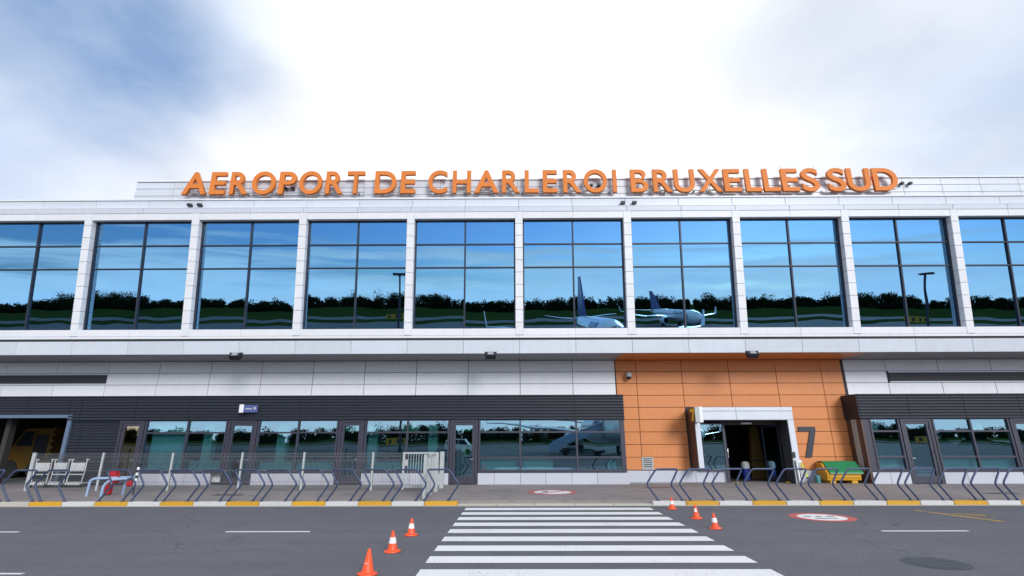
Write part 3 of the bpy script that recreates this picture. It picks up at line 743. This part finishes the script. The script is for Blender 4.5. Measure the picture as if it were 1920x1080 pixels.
def spot(p, label, s=.095):
    r = empty('spotlight', p, label, 'spotlight', 'small spotlights on the roof edge')
    x, y, z = p
    MB().box(x - s, x + s, y - .20, y - .02, z - .06, z + .05, .012).build('housing', M['dark'], r)
    MB().box(x - .03, x + .03, y - .02, y + .04, z - .03, z + .03).build('bracket', M['dark'], r)
for x, lab in ((-14.65, 'left of the pair under the letter A at the left end'), (-14.2, 'right of the pair under the letter A at the left end'), (4.82, 'left of the pair below the gap after the third word'), (5.33, 'right of the pair below the gap after the third word')):
    q = U(x, .30, 6.68); spot((q.x, q.y, q.z), 'black cornice lamp, ' + lab)
for x, z, lab in ((-10.76, 13.22, 'left of the pair between P and O in the first word'), (-10.42, 13.22, 'right of the pair between P and O in the first word'), (3.56, 13.3, 'left of the pair inside the last O of the third word'), (3.9, 13.3, 'right of the pair inside the last O of the third word'), (18.0, 13.3, 'left of the pair after the last word'), (18.38, 13.3, 'right of the pair after the last word')):
    spot((x, 21.72, z), 'parapet spotlight, ' + lab, .07)

# ------------------------------------------------------------------ hoop rails on the kerb
ORD = ['first', 'second', 'third', 'fourth', 'fifth', 'sixth', 'seventh', 'eighth', 'ninth', 'tenth', 'eleventh', 'twelfth', 'thirteenth', 'fourteenth', 'fifteenth', 'sixteenth']
def arc(pts, r, n=5):
    """round the inner corners of a polyline"""
    P_ = [Vector(p) for p in pts]; outp = [P_[0]]
    for i in range(1, len(P_) - 1):
        a = (P_[i - 1] - P_[i]); b = (P_[i + 1] - P_[i]); d = min(r, a.length * .45, b.length * .45)
        s_, e_ = P_[i] + a.normalized() * d, P_[i] + b.normalized() * d
        for k in range(n + 1):
            t = k / n; outp.append(s_ * (1 - t) ** 2 + P_[i] * 2 * t * (1 - t) + e_ * t ** 2)
    return outp + [P_[-1]]
hp = [(-.37, 0, 0), (-.37, 0, .03), (-.06, 0, .46), (-.33, 0, .905), (.35, 0, .905), (.67, 0, .48), (.36, 0, .03), (.36, 0, 0)]
hoop_me = {1: MB().tube(arc(hp, .09), .027, 10).mesh('rail', M['hoop']), -1: MB().tube(arc([(-x, y, z) for x, y, z in hp], .09), .027, 10).mesh('rail', M['hoop'])}
plate_me = MB().lathe([(.06, 0), (.06, .012), (.035, .016), (.033, .03)], n=12).mesh('base_plate', M['hoop'])
def hoop(x, sgn, label, group):
    r = empty('hoop_rail', (x, 16.77, KZ), label, 'hoop rail', group)
    link('rail', hoop_me[sgn], None, r, (x + random.uniform(-.008, .008), 16.77, KZ), (rad(random.uniform(-1.2, 1.2)), rad(random.uniform(-.7, .7)), rad(random.uniform(-2, 2))))
    for fx_ in (-.37, .36): link('base_plate', plate_me, None, r, (x + sgn * fx_, 16.77, KZ))
for k in range(11): hoop(-2.43 - .998 * k, 1, f'blue bent-tube hoop rail on the kerb, {ORD[k]} to the left of the zebra crossing', 'hoop rails left of the crossing')
for k, x in enumerate((-14.2, -15.2, -16.22, -17.2, -18.2)): hoop(x, -1, f'blue bent-tube hoop rail, {ORD[k]} beyond the gap with the red barrier', 'hoop rails at the far left')
for k in range(14): hoop(4.66 + .985 * k, -1, f'blue bent-tube hoop rail on the kerb, {ORD[k]} to the right of the zebra crossing', 'hoop rails right of the crossing')

# ------------------------------------------------------------------ traffic cones
cone_body = MB().lathe([(.098, .025), (.092, .035), (.080, .06), (.022, .325), (.012, .335)], n=22).mesh('cone_body', M['cone'])
cone_base = MB().lathe([(.135, 0), (.145, .008), (.14, .022), (.10, .032), (.08, .045)], n=22).mesh('cone_base', M['cone'])
cone_band = MB().lathe([(.0645, .140), (.0665, .141), (.0475, .232), (.0455, .233)], n=22).mesh('reflective_band', M['cone_band'])
def cone(x, y, label, band=True, rz=0, sc=1.0, lean=(0, 0)):
    r = empty('traffic_cone', (x, y, 0), label, 'traffic cone', 'traffic cones beside the crossing')
    link('cone_base', cone_base, None, r, (x, y, .002)); link('cone_body', cone_body, None, r, (x, y, .002))
    if band == True: link('reflective_band', cone_band, None, r, (x, y, .002))
    elif band == 'patch':
        vs = []; n = 7
        for zz, rr in ((.165, .062), (.245, .0455)):
            for k in range(n):
                th = rad(-150 + 70 * k / (n - 1)); vs.append((rr * math.cos(th), rr * math.sin(th), zz))
        link('reflective_patch', MB().add(vs, [(k, k + 1, n + k + 1, n + k) for k in range(n - 1)]).mesh('reflective_patch', M['cone_band']), None, r, (x, y, .002))
    else:
        MB().lathe([(.004, 0), (.010, .004), (.004, .008)], n=8, axis='y').build('sticker', M['cone_band'], r, (x - .012, y - .066, .155))
    r.rotation_euler = (rad(lean[0]), rad(lean[1]), rad(rz)); r.scale = (sc,) * 3
cone(-2.19, 11.62, 'orange and white traffic cone left of the crossing, farthest of three', True, 0, .98)
cone(-2.20, 9.99, 'orange and white traffic cone left of the crossing, middle of three', True, 0, 1.03, (1, -1))
cone(-2.20, 8.40, 'plain orange traffic cone without a band, nearest the camera', False, 0, 1.04, (-1, 1))
cone(4.42, 15.75, 'orange and white traffic cone right of the crossing beside the kerb', True, 0, .93)
cone(4.49, 13.9, 'orange traffic cone with only a small white patch, right of the crossing', 'patch', 0, .98, (0, -2))
cone(4.40, 12.4, 'orange and white traffic cone right of the crossing, nearest of three', True, 0, .96, (0, -3))

# ------------------------------------------------------------------ mesh fence and passage gate
F = empty('mesh_fence', (-11.8, 20.15, .12), 'grey wire mesh fence with pale posts on the pavement', 'fence')
fp = [-18.15, -15.53, -12.9, -10.28, -7.95, -5.36]; YF = 20.15
for i, x in enumerate(fp):
    wpx = .07 if i else .12
    MB().box(x - wpx / 2, x + wpx / 2, YF - .04, YF + .04, .12, 1.47, .006).build('fence_post', M['palegrey'], F)
    MB().box(x - wpx / 2 - .008, x + wpx / 2 + .008, YF - .05, YF + .05, 1.47, 1.49).build('post_cap', M['dark'], F)
def wires(x0, x1, z0, z1, y, par, dirx=True, r=.0042):
    q = MB(); n = int((x1 - x0) / .05)
    for k in range(n + 1):
        x = x0 + (x1 - x0) * k / n
        if dirx: q.box(x - r, x + r, y - r, y + r, z0, z1)
        else: q.box(y - r, y + r, x - r, x + r, z0, z1)
    for z in (z0 + .02, z0 + .22, (z0 + z1) / 2, z1 - .28, z1 - .13, z1 - .02):
        if dirx: q.box(x0, x1, y - 2.4 * r, y - r, z - r * 1.4, z + r * 1.4)
        else: q.box(y - 2.4 * r, y - r, x0, x1, z - r * 1.4, z + r * 1.4)
    o = q.build('wire_mesh', M['wire'], par); o['kind'] = 'stuff'
for a, b in zip(fp[:-1], fp[1:]): wires(a + .05, b - .05, .2, 1.44, YF, F)
wires(fp[-1] + .05, -4.28, .2, 1.44, YF, F)
G = empty('passage_gate', (-3.4, 19.5, .12), 'pale grey metal gate and screen standing across the pavement', 'gate')
for x0, x1, z0, z1 in ((-4.22, -4.14, .15, 1.46), (-3.12, -3.05, .15, 1.46), (-4.14, -3.12, 1.40, 1.46), (-4.14, -3.12, .22, .30)):
    MB().box(x0, x1, 20.02, 20.08, z0, z1).build('gate_frame', M['palegrey'], G)
for k in range(9): MB().box(-4.03 + k * .1, -4.012 + k * .1, 20.04, 20.058, .30, 1.40).build('gate_bar', M['palegrey'], G)
MB().box(-4.14, -4.02, 19.99, 20.02, .98, 1.2).build('gate_lock', M['palegrey'], G)
for y, wd in ((17.3, .10), (18.3, .08), (19.6, .14), (20.95, .16)):
    MB().box(-2.96, -2.96 + wd, y - .06, y + .06, .12, 1.46 if y > 18 else 1.44, .006).build('screen_post', M['palegrey'], G)
for a, b in ((17.36, 18.26), (18.34, 19.53)):
    MB().box(-2.945, -2.905, a, b, 1.36, 1.42).build('screen_rail', M['palegrey'], G); MB().box(-2.945, -2.905, a, b, .22, .28).build('screen_rail', M['palegrey'], G)
    n = int((b - a) / .11)
    for k in range(n): MB().box(-2.94, -2.91, a + .05 + k * .11, a + .07 + k * .11, .28, 1.36).build('screen_bar', M['palegrey'], G)
for z in (.5, .85, 1.2): MB().box(-2.97, -2.90, 19.66, 19.72, z, z + .08).build('hinge', M['dark'], G)
MB().box(-2.99, -2.88, 18.5, 18.9, .122, .17, .01).build('floor_guide', M['palegrey'], G)

# ------------------------------------------------------------------ luggage trolleys
def trolley(x, y, label, rz):
    r = empty('luggage_trolley', (x, y, .12), label, 'luggage trolley', 'luggage trolleys behind the fence')
    def bd(q, nm, m): return q.build(nm, M[m], r, (x, y, .12))
    for s_ in (-1, 1):
        bd(MB().tube(arc([(s_ * .29, -.05, .12), (s_ * .29, .02, .75), (s_ * .29, .0, 1.02), (s_ * .29, .12, 1.05)], .06), .019, 8), 'upright', 'trolley')
        bd(MB().lathe([(.03, -.05), (.034, 0), (.03, .06)], (s_ * .29, .04, 1.045), 10, 'x'), 'hand_grip', 'palegrey')
        bd(MB().tube([(s_ * .27, -.10, .14), (s_ * .22, .75, .14)], .018, 8), 'chassis_rail', 'trolley')
        bd(MB().lathe([(.0, -.025), (.075, -.025), (.08, 0), (.075, .025), (0.0, .025)], (s_ * .27, -.05, .08), 14, 'x'), 'wheel', 'tyre')
    bd(MB().lathe([(.0, -.02), (.06, -.02), (.065, 0), (.06, .02), (0.0, .02)], (0, .72, .065), 14, 'x'), 'wheel', 'tyre')
    bd(MB().box(-.27, .27, -.03, -.005, .60, .93, .012), 'advert_board', 'trolley')
    bd(MB().box(-.29, .29, -.13, -.10, .10, .22, .01), 'bumper', 'trolley')
    bd(MB().box(-.27, .27, -.02, .02, .47, .51), 'cross_bar', 'trolley')
    bd(MB().box(-.24, .24, -.08, .72, .15, .17), 'deck', 'galv')
    bd(MB().tube([(-.3, .11, 1.05), (.3, .11, 1.05)], .017, 8), 'push_bar', 'dark')
    r.rotation_euler.z = rad(rz)
trolley(-19.0, 21.6, 'white luggage trolley behind the fence, leftmost of three', 4)
trolley(-18.28, 21.6, 'white luggage trolley behind the fence, middle of three', -3)
trolley(-17.58, 21.6, 'white luggage trolley behind the fence, rightmost of three', 2)

# ------------------------------------------------------------------ small barrier with red blocks
K = empty('trestle_barrier', (-14.0, 18.4, .12), 'pale blue trestle with red blocks and a striped post beside the kerb', 'barrier')
for pts in ([(-14.28, 18.15, .12), (-14.27, 18.16, .62), (-14.16, 18.2, .68), (-13.6, 18.5, .68)], [(-13.78, 18.12, .12), (-13.76, 18.13, .48), (-13.62, 18.2, .64), (-13.25, 18.45, .66)], [(-13.52, 18.75, .12), (-13.46, 18.7, .46), (-13.35, 18.6, .64)]):
    MB().tube(arc(pts, .10), .042, 10).build('leg', M['paleblue'], K)
MB().tube([(-13.62, 18.6, .69), (-12.95, 18.55, .70)], .035, 10).build('cross_bar', M['paleblue'], K)
MB().prism([(-13.98, .50), (-13.72, .50), (-13.70, .74), (-13.78, .92), (-13.92, .92)], 'xz', 18.5, 18.72).build('red_block', M['red'], K)
MB().box(-13.98, -13.80, 18.46, 18.66, .14, .46, .03).build('red_block', M['red'], K)
MB().box(-13.30, -13.12, 18.5, 18.62, .40, .58, .03).build('red_lamp', M['red'], K)
for i in range(6):
    MB().lathe([(.045, 0), (.045, .088)], (-12.98 + i * .004, 18.5, .58 + i * .09), 12).build('striped_post', M['white' if i % 2 == 0 else 'dark'], K)
MB().tube([(-12.98, 18.5, .12), (-12.98, 18.5, .58)], .02, 8).build('post_stem', M['dark'], K)

# ------------------------------------------------------------------ grit bin, bucket, post
Q = empty('grit_bin', (13.6, 23.0, .12), 'yellow grit bin with sloping green lid against the orange wall', 'bin')
prof = [(22.72, .26), (22.72, .50), (23.10, .93), (23.50, .93), (23.50, .26)]
MB().prism([(22.76, .25), (22.70, .52), (23.10, .92), (23.48, .92), (23.46, .25)], 'yz', 12.93, 14.33).build('bin_body', M['binyellow'], Q)
MB().prism([(22.64, .505), (22.66, .565), (23.09, .985), (23.50, .985), (23.50, .935), (23.11, .935)], 'yz', 13.02, 14.40).build('bin_lid', M['green'], Q)
for x in (13.05, 13.95): MB().box(x, x + .24, 22.78, 23.44, .12, .25, .01).build('foot', M['binyellow'], Q)
MB().box(13.0, 14.26, 22.70, 22.74, .36, .42).build('rim', M['binyellow'], Q)
bk = MB().lathe([(.10, 0), (.12, .26), (.09, .31), (.05, .33)], (12.72, 23.1, .12), 16).build('small_container', M['teal']); tag(bk, 'small teal container standing left of the grit bin', 'container')
PO = empty('bollard_post', (11.62, 22.45, .12), 'slim pale post with dark head and lime strap right of the gate', 'post')
MB().tube([(11.62, 22.45, .12), (11.60, 22.45, 1.05)], .04, 12).build('shaft', M['white'], PO)
MB().box(11.60, 11.80, 22.40, 22.56, .95, 1.06, .015).build('strap_cassette', M['white'], PO)
MB().prism([(11.74, 1.0), (11.82, .98), (11.99, .40), (11.93, .38)], 'xz', 22.46, 22.475).build('strap', M['lime'], PO)
MB().box(11.92, 12.02, 22.45, 22.485, .33, .40).build('strap_buckle', M['dark'], PO)
MB().box(11.50, 11.62, 22.52, 22.62, .12, 1.42, .01).build('reader_column', M['steel'], PO)
MB().box(11.495, 11.625, 22.505, 22.52, 1.14, 1.38).build('reader_screen', M['dark'], PO)

# ------------------------------------------------------------------ things inside, seen through openings and glass
M['shaded_yellow'] = mat('yellow_paint_shaded', (.11, .060, .004), .6)  # yellow darkened so the colour itself carries the dim interior's shade
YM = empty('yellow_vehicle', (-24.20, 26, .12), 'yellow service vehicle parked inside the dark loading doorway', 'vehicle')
MB().prism([(-25.60, .55), (-23.30, .55), (-23.30, 2.5), (-24.70, 2.5), (-25.20, 1.6), (-25.60, 1.5)], 'xz', 26.6, 29.0).build('body', M['shaded_yellow'], YM)
MB().prism([(-25.05, 1.65), (-24.25, 1.65), (-24.25, 2.35), (-24.65, 2.35)], 'xz', 26.57, 26.595).build('cab_window', M['glassdark'], YM)
MB().box(-24.10, -23.45, 26.57, 26.595, 1.0, 2.2).build('side_panel', M['dark'], YM)
for x in (-25.10, -23.80): MB().lathe([(0, -.14), (.42, -.14), (.44, 0), (.42, .14), (0, .14)], (x, 26.7, .56), 20, 'y').build('wheel', M['tyre'], YM)
for k in range(7): MB().box(-23.25, -23.10, 26.5, 26.58, .6 + k * .3, .75 + k * .3).build('ladder_rung', M['shaded_yellow'], YM)
LD = empty('standing_equipment', (10.8, 25.5, .12), 'yellow equipment standing inside the open gate doorway', 'equipment')
MB().prism([(10.95, .13), (11.65, .13), (11.5, 2.5), (11.2, 2.5)], 'xz', 25.4, 25.7).build('frame', M['shaded_yellow'], LD)
MB().box(11.0, 11.62, 25.38, 25.395, .9, .98).build('strap', M['dark'], LD)
TB = empty('waste_bin', (10.55, 24.8, .12), 'small blue and white bin just inside the gate doorway', 'bin')
MB().lathe([(.16, 0), (.18, .5)], (10.45, 24.8, .12), 18).build('body', M['signblue'], TB); MB().lathe([(.185, .5), (.185, .72), (.10, .80)], (10.45, 24.8, .12), 18).build('hood', M['palegrey'], TB)
nb = MB().box(9.62, 10.0, 29.62, 29.69, 1.5, 2.1).build('wall_notice', M['red']); tag(nb, 'dim red notice on the wall deep inside the gate', 'notice')
for x, z, wd, hg, y, lab in ((-1.35, 1.9, .5, .36, 23.2, 'pale green notice hanging behind the glass right of the fourth door'),):
    o = MB().box(x, x + wd, y, y + .02, z, z + hg).build('window_notice', M['exitgreen']); tag(o, lab, 'notice')

def person(x, y, z, rz, label, step=.16):
    me = bpy.data.meshes.new('sk'); J = {}
    vs = []; es = []; rs = []
    def v(p, r, par=None):
        vs.append(p); rs.append(r); i = len(vs) - 1
        if par is not None: es.append((par, i))
        return i
    pel = v((0, 0, .96), (.155, .115)); wa = v((0, 0, 1.12), (.145, .105), pel); ch = v((0, -.01, 1.34), (.175, .115), wa); ns = v((0, 0, 1.47), (.085, .075), ch)
    nk = v((0, -.01, 1.53), (.055, .055), ns); hd = v((0, -.025, 1.62), (.080, .095), nk); ht = v((0, -.015, 1.73), (.065, .08), hd)
    for s_ in (-1, 1):
        sh = v((s_ * .19, 0, 1.42), (.062, .062), ch); el = v((s_ * .26, .03, 1.14), (.046, .046), sh); wr_ = v((s_ * .25, -.10, .92), (.032, .032), el); pm = v((s_ * .245, -.13, .84), (.038, .022), wr_)
        for q in (-.025, -.008, .010, .026): v((s_ * .245 + q * .3, -.15 + q, .755 + abs(q) * .6), (.010, .010), pm)
        v((s_ * .215, -.165, .80), (.011, .011), pm)
        hp_ = v((s_ * .095, 0, .88), (.095, .095), pel); kn = v((s_ * .10, -step * s_ * .9, .49), (.062, .062), hp_); an = v((s_ * .10, -step * s_ + .03 + (.06 if s_ < 0 else 0), .09), (.042, .042), kn); v((s_ * .11, -step * s_ - .12 + (.06 if s_ < 0 else 0), .035), (.042, .035), an)
    me.from_pydata(vs, es, []); o = bpy.data.objects.new('sk', me); COL.objects.link(o)
    sk = o.modifiers.new('s', 'SKIN'); sk.use_smooth_shade = True
    for i, r in enumerate(rs): me.skin_vertices[0].data[i].radius = r
    me.skin_vertices[0].data[0].use_root = True
    o.modifiers.new('u', 'SUBSURF').levels = 2
    dg = bpy.context.evaluated_depsgraph_get(); m2 = bpy.data.meshes.new_from_object(o.evaluated_get(dg)); bpy.data.objects.remove(o)
    m2.materials.clear()
    for k in ('skin', 'navy', 'hiviz', 'dark'): m2.materials.append(M[k])
    for f in m2.polygons:
        c = f.center
        f.material_index = 3 if c.z < .12 else 1 if c.z < .98 and abs(c.x) < .20 else 0 if (c.z < .93 or c.z > 1.50) else 1 if abs(c.x) > .215 else 2
        if c.z > 1.68 or (c.z > 1.58 and c.y > .03): f.material_index = 3
    r = empty('person', (x, y, z), label, 'person')
    b = link('body', m2, None, r, (x, y, z))
    for s_ in (-1, 1): MB().lathe([(.006, 0), (.011, .006), (.006, .010)], n=8, axis='y').build('eye', M['dark'], r, (x + s_ * .032, y - .122, z + 1.635))
    MB().prism([(-.012, 1.585), (.012, 1.585), (0, 1.63)], 'xz', -.138, -.10).build('nose', M['skin'], r, (x, y, z))
    MB().box(-.03, .03, -.118, -.105, 1.553, 1.562).build('mouth', M['red'], r, (x, y, z))
    MB().lathe([(.205, 1.06), (.198, 1.10), (.205, 1.14)], n=20, sy=.72).build('reflective_strip', M['white'], r, (x, y - .0, z))
    r.rotation_euler.z = rad(rz)
person(-2.18, 23.7, .13, 10, 'person in green hi-vis vest behind the glass door nearest the crossing')
person(8.45, 25.2, .13, -60, 'person in green hi-vis vest and dark trousers walking behind the gate window', .24)

# ------------------------------------------------------------------ the airfield opposite, mirrored in the glazing
def jet(nx, ny, hd, label):
    r = empty('airliner', (nx, ny, 0), label, 'airliner', 'airliners on the apron')
    def bd(q, nm, m, par=None): return q.build(nm, M[m], par or r, (nx, ny, 0))
    st = [(0, .05, 3.0), (.35, .55, 3.05), (1.2, 1.05, 3.2), (2.6, 1.5, 3.42), (5, 1.86, 3.5), (7, 1.88, 3.5), (24, 1.88, 3.5), (29, 1.55, 3.8), (34, .9, 4.3), (38, .3, 4.75), (38.8, .08, 4.8)]
    q = MB(); n = 24; vs = []; fs = []
    for s_, rr, zc_ in st:
        for k in range(n): vs.append((rr * math.cos(2 * math.pi * k / n), -s_, zc_ + rr * 1.05 * math.sin(2 * math.pi * k / n)))
    for i in range(len(st) - 1):
        for k in range(n): fs.append((i * n + k, i * n + (k + 1) % n, (i + 1) * n + (k + 1) % n, (i + 1) * n + k))
    fs += [tuple(range(n)), tuple(range((len(st) - 1) * n, len(st) * n))]
    fu = bd(q.add(vs, fs, True), 'fuselage', 'jet')
    for s_ in (-1, 1):
        def slab(a, nm, m, par=None):
            vs = []
            for (l, s0, s1, z, th) in a: vs += [(s_ * l, -s0, z), (s_ * l, -(s0 * .65 + s1 * .35), z + th), (s_ * l, -s1, z), (s_ * l, -(s0 * .65 + s1 * .35), z - th * .6)]
            fs = [(0, 1, 2, 3), (4, 5, 6, 7)] + [(i, (i + 1) % 4, 4 + (i + 1) % 4, 4 + i) for i in range(4)]
            return bd(MB().add(vs, fs), nm, m, par)
        slab([(1.3, 12.6, 20.2, 2.55, .42), (17, 21.0, 22.6, 4.3, .10)], 'wing', 'jet')
        vs = [(s_ * 17, -21.0, 4.3), (s_ * 17, -22.6, 4.3), (s_ * 17.5, -23.3, 6.7), (s_ * 17.5, -22.6, 6.7), (s_ * 17.08, -21.0, 4.28), (s_ * 17.08, -22.6, 4.28), (s_ * 17.56, -23.3, 6.7), (s_ * 17.56, -22.6, 6.7)]
        bd(MB().add(vs, [(0, 1, 2, 3), (7, 6, 5, 4), (0, 4, 5, 1), (1, 5, 6, 2), (2, 6, 7, 3), (3, 7, 4, 0)]), 'winglet', 'jet')
        slab([(.4, 33.2, 37.0, 4.9, .16), (7.1, 37.2, 38.6, 5.4, .06)], 'tailplane', 'jet')
        e = bd(MB().lathe([(.80, -12.2), (.98, -12.25), (1.08, -12.7), (1.10, -13.6), (.95, -15.4), (.62, -16.6), (.5, -16.6)], (s_ * 4.9, 0, 1.68), 28, 'y'), 'engine', 'jet')
        bd(MB().lathe([(.0, -12.19), (.86, -12.19)], (s_ * 4.9, 0, 1.68), 28, 'y'), 'intake', 'glassdark', e)
        bd(MB().box(s_ * 4.9 - .12, s_ * 4.9 + .12, -17.2, -13.0, 2.5, 3.0), 'pylon', 'jet', e)
        g = bd(MB().tube([(s_ * 2.86, -19.4, 2.6), (s_ * 2.86, -19.4, .5)], .13, 8), 'main_gear', 'palegrey')
        for d in (-.28, .28): bd(MB().lathe([(0, -.18), (.5, -.18), (.56, 0), (.5, .18), (0, .18)], (s_ * 2.86 + d, -19.4, .56), 18, 'x'), 'wheel', 'tyre', g)
        bd(MB().add([(s_ * .1, -1.55, 4.42), (s_ * .95, -2.15, 4.25), (s_ * 1.02, -2.5, 4.62), (s_ * .1, -2.0, 4.82)], [(0, 1, 2, 3)]), 'cockpit_window', 'glassdark', fu)
        qw = MB()
        for k in range(34): qw.box(s_ * 1.885 - .01, s_ * 1.885 + .01, -7.2 - k * .62, -7.0 - k * .62, 3.75, 4.08)
        wq = bd(qw, 'cabin_windows', 'glassdark', fu); wq['kind'] = 'stuff'
        bd(MB().box(s_ * 1.86 - .02, s_ * 1.86 + .02, -5.3, -4.5, 2.7, 4.5), 'cabin_door', 'palegrey', fu)
    for s_ in (-1, 1):
        me = font_mesh('RYANAIR', 1.0, .02, .02, M['jetblue']); fit(me, 0, 6.4, 3.95, 5.0, 0, .02)
        for q in me.vertices:
            zz = q.co.z; t_ = q.co.x; xr = math.sqrt(max(0, 1.90 ** 2 - ((zz - 3.5) / 1.05) ** 2)) + .015
            q.co = (s_ * xr, (-7.2 - t_) if s_ < 0 else (-13.6 + t_), zz)
        link('title', me, None, fu, (nx, ny, 0))
    bd(MB().add([(-.2, -28.2, 5.2), (-.2, -37.2, 5.4), (-.1, -38.9, 12.4), (-.1, -36.4, 12.4), (.2, -28.2, 5.2), (.2, -37.2, 5.4), (.1, -38.9, 12.4), (.1, -36.4, 12.4)], [(0, 1, 2, 3), (7, 6, 5, 4), (0, 4, 5, 1), (1, 5, 6, 2), (2, 6, 7, 3), (3, 7, 4, 0)]), 'fin', 'jetblue')
    g = bd(MB().tube([(0, -4.2, 2.2), (0, -4.2, .35)], .09, 8), 'nose_gear', 'palegrey')
    for d in (-.2, .2): bd(MB().lathe([(0, -.1), (.3, -.1), (.34, 0), (.3, .1), (0, .1)], (d, -4.2, .34), 16, 'x'), 'wheel', 'tyre', g)
    r.rotation_euler.z = -rad(hd)
jet(12.4, -15.5, 0.0, 'white airliner with blue fin parked facing the terminal, mirrored in the glazing')
jet(58, -118, 7, 'white airliner with blue fin taxiing far out, mirrored in an upper window')
A = empty('boarding_stairs', (7, -23, 0), 'pale blue mobile boarding stairs beside the near airliner', 'boarding stairs')
for y in (-22.0, -20.75): MB().prism([(4.2, .4), (10.6, 2.9), (11.5, 2.9), (11.5, 4.0), (10.4, 4.0), (4.2, 1.45)], 'xz', y, y + .05).build('side_panel', M['paleblue'], A)
for k in range(13): MB().box(4.3 + k * .5, 4.8 + k * .5, -21.94, -20.76, .45 + k * .19, .52 + k * .19).build('step', M['galv'], A)
MB().box(5.5, 10.8, -21.9, -20.8, .45, .75).build('chassis', M['dark'], A)
for x in (6.2, 10.0):
    for y in (-21.9, -20.8): MB().lathe([(0, -.1), (.34, -.1), (.36, 0), (.34, .1), (0, .1)], (x, y, .36), 16, 'y').build('wheel', M['tyre'], A)
V = empty('service_van', (-8.4, -36, 0), 'white service van on the apron, mirrored in the ground-floor glass', 'van')
MB().prism([(-10.6, .35), (-6.2, .35), (-6.2, 1.05), (-6.9, 1.2), (-7.5, 2.0), (-10.5, 2.05), (-10.65, 1.2)], 'xz', -37.0, -35.1).build('body', M['jet'], V)
for x0, x1 in ((-10.4, -9.5), (-9.4, -8.5)): MB().box(x0, x1, -35.105, -35.09, 1.25, 1.85).build('side_window', M['glassdark'], V)
MB().prism([(-8.4, 1.25), (-7.15, 1.25), (-7.55, 1.85), (-8.4, 1.85)], 'xz', -35.105, -35.09).build('side_window', M['glassdark'], V)
for x in (-9.8, -7.1):
    for y in (-36.95, -35.15): MB().lathe([(0, -.1), (.33, -.1), (.35, 0), (.33, .1), (0, .1)], (x, y, .35), 16, 'y').build('wheel', M['tyre'], V)
def mast(x, y, h, lab):
    r = empty('floodlight_mast', (x, y, 0), lab, 'mast', 'apron floodlight masts')
    MB().tube([(x, y, 0), (x, y, h)], [.24, .15], 12).build('pole', M['frame'], r)
    MB().box(x - 1.1, x + 1.1, y - .15, y + .15, h - .15, h + .1).build('cross_arm', M['frame'], r)
    for k in (-.8, -.3, .3, .8): MB().box(x + k - .18, x + k + .18, y + .15, y + .4, h - .3, h + .1).build('lamp_head', M['dark'], r)
mast(-19.8, -45, 12.6, 'dark floodlight mast on the apron, mirrored left of centre'); mast(70.5, -45, 12.6, 'dark floodlight mast on the apron, mirrored at the right')
for x, y, lab in ((-48, -168, 'mirrored beside the left mast'), (150, -150, 'mirrored beside the right mast')):
    r = empty('taxiway_sign', (x, y, 0), 'yellow taxiway board on legs, ' + lab, 'sign', 'taxiway boards')
    MB().box(x - 4, x + 4, y, y + .3, .5, 2.6).build('board', M['yellow'], r)
    for d in (-2.5, 0.2, 2.2): MB().box(x + d - .5, x + d + .5, y + .3, y + .32, .9, 2.2).build('symbol', M['dark'], r)
    for d in (-3, 3): MB().box(x + d - .1, x + d + .1, y + .1, y + .2, 0, .5).build('leg', M['dark'], r)

# far wood along the edge of the airfield: one mass of foliage
def wood():
    Vv = []; Fq = []; cnt = 0
    xs = np.arange(-1050, 1050, 7.5)
    for x in xs:
        for rowi in range(3):
            if RNG.random() < .18: continue
            px = x + RNG.normal(0, 3); py = -640 - rowi * 16 + RNG.normal(0, 8)
            h = (8.0 + 6.0 * RNG.random() + 6.5 * max(0, math.sin(x * .021 + 1.0) * math.sin(x * .0083)) + (6 if RNG.random() < .07 else 0)) * (1.06 + .1 * rowi)
            rr = h * RNG.uniform(.30, .5); n = 560
            cl = np.clip(RNG.normal(size=(7, 3)), -1.5, 1.5) * np.array([rr * .5, rr * .5, h * .16]) + np.array([px, py, h * .58])
            c = cl[RNG.integers(0, 7, n)] + np.clip(RNG.normal(size=(n, 3)), -1.7, 1.7) * np.array([rr * .30, rr * .30, h * .11])
            c[:, 2] = np.clip(c[:, 2], .8, None)
            low_ = RNG.random(n) < .4; c[low_, 2] *= RNG.random(low_.sum()) * .8
            a = RNG.normal(size=(n, 3)); a /= np.linalg.norm(a, axis=1)[:, None]
            b = np.cross(a, RNG.normal(size=(n, 3))); b /= np.linalg.norm(b, axis=1)[:, None]
            s_ = RNG.uniform(.36, .85, n)[:, None]
            Vv.append(np.stack([c - a * s_ - b * s_ * .7, c + a * s_ - b * s_ * .7, c + a * s_ + b * s_ * .7, c - a * s_ + b * s_ * .7], 1).reshape(-1, 3)); cnt += n
    v = np.concatenate(Vv); me = bpy.data.meshes.new('far_wood')
    me.vertices.add(len(v)); me.vertices.foreach_set('co', v.ravel())
    me.loops.add(len(v)); me.loops.foreach_set('vertex_index', np.arange(len(v)))
    me.polygons.add(cnt); me.polygons.foreach_set('loop_start', np.arange(0, len(v), 4)); me.polygons.foreach_set('loop_total', np.full(cnt, 4))
    me.update(); me.materials.append(M['leaf'])
    o = link('far_wood', me, None); tag(o, 'dark line of trees beyond the airfield, mirrored in the windows', 'wood', kind='stuff')
wood()
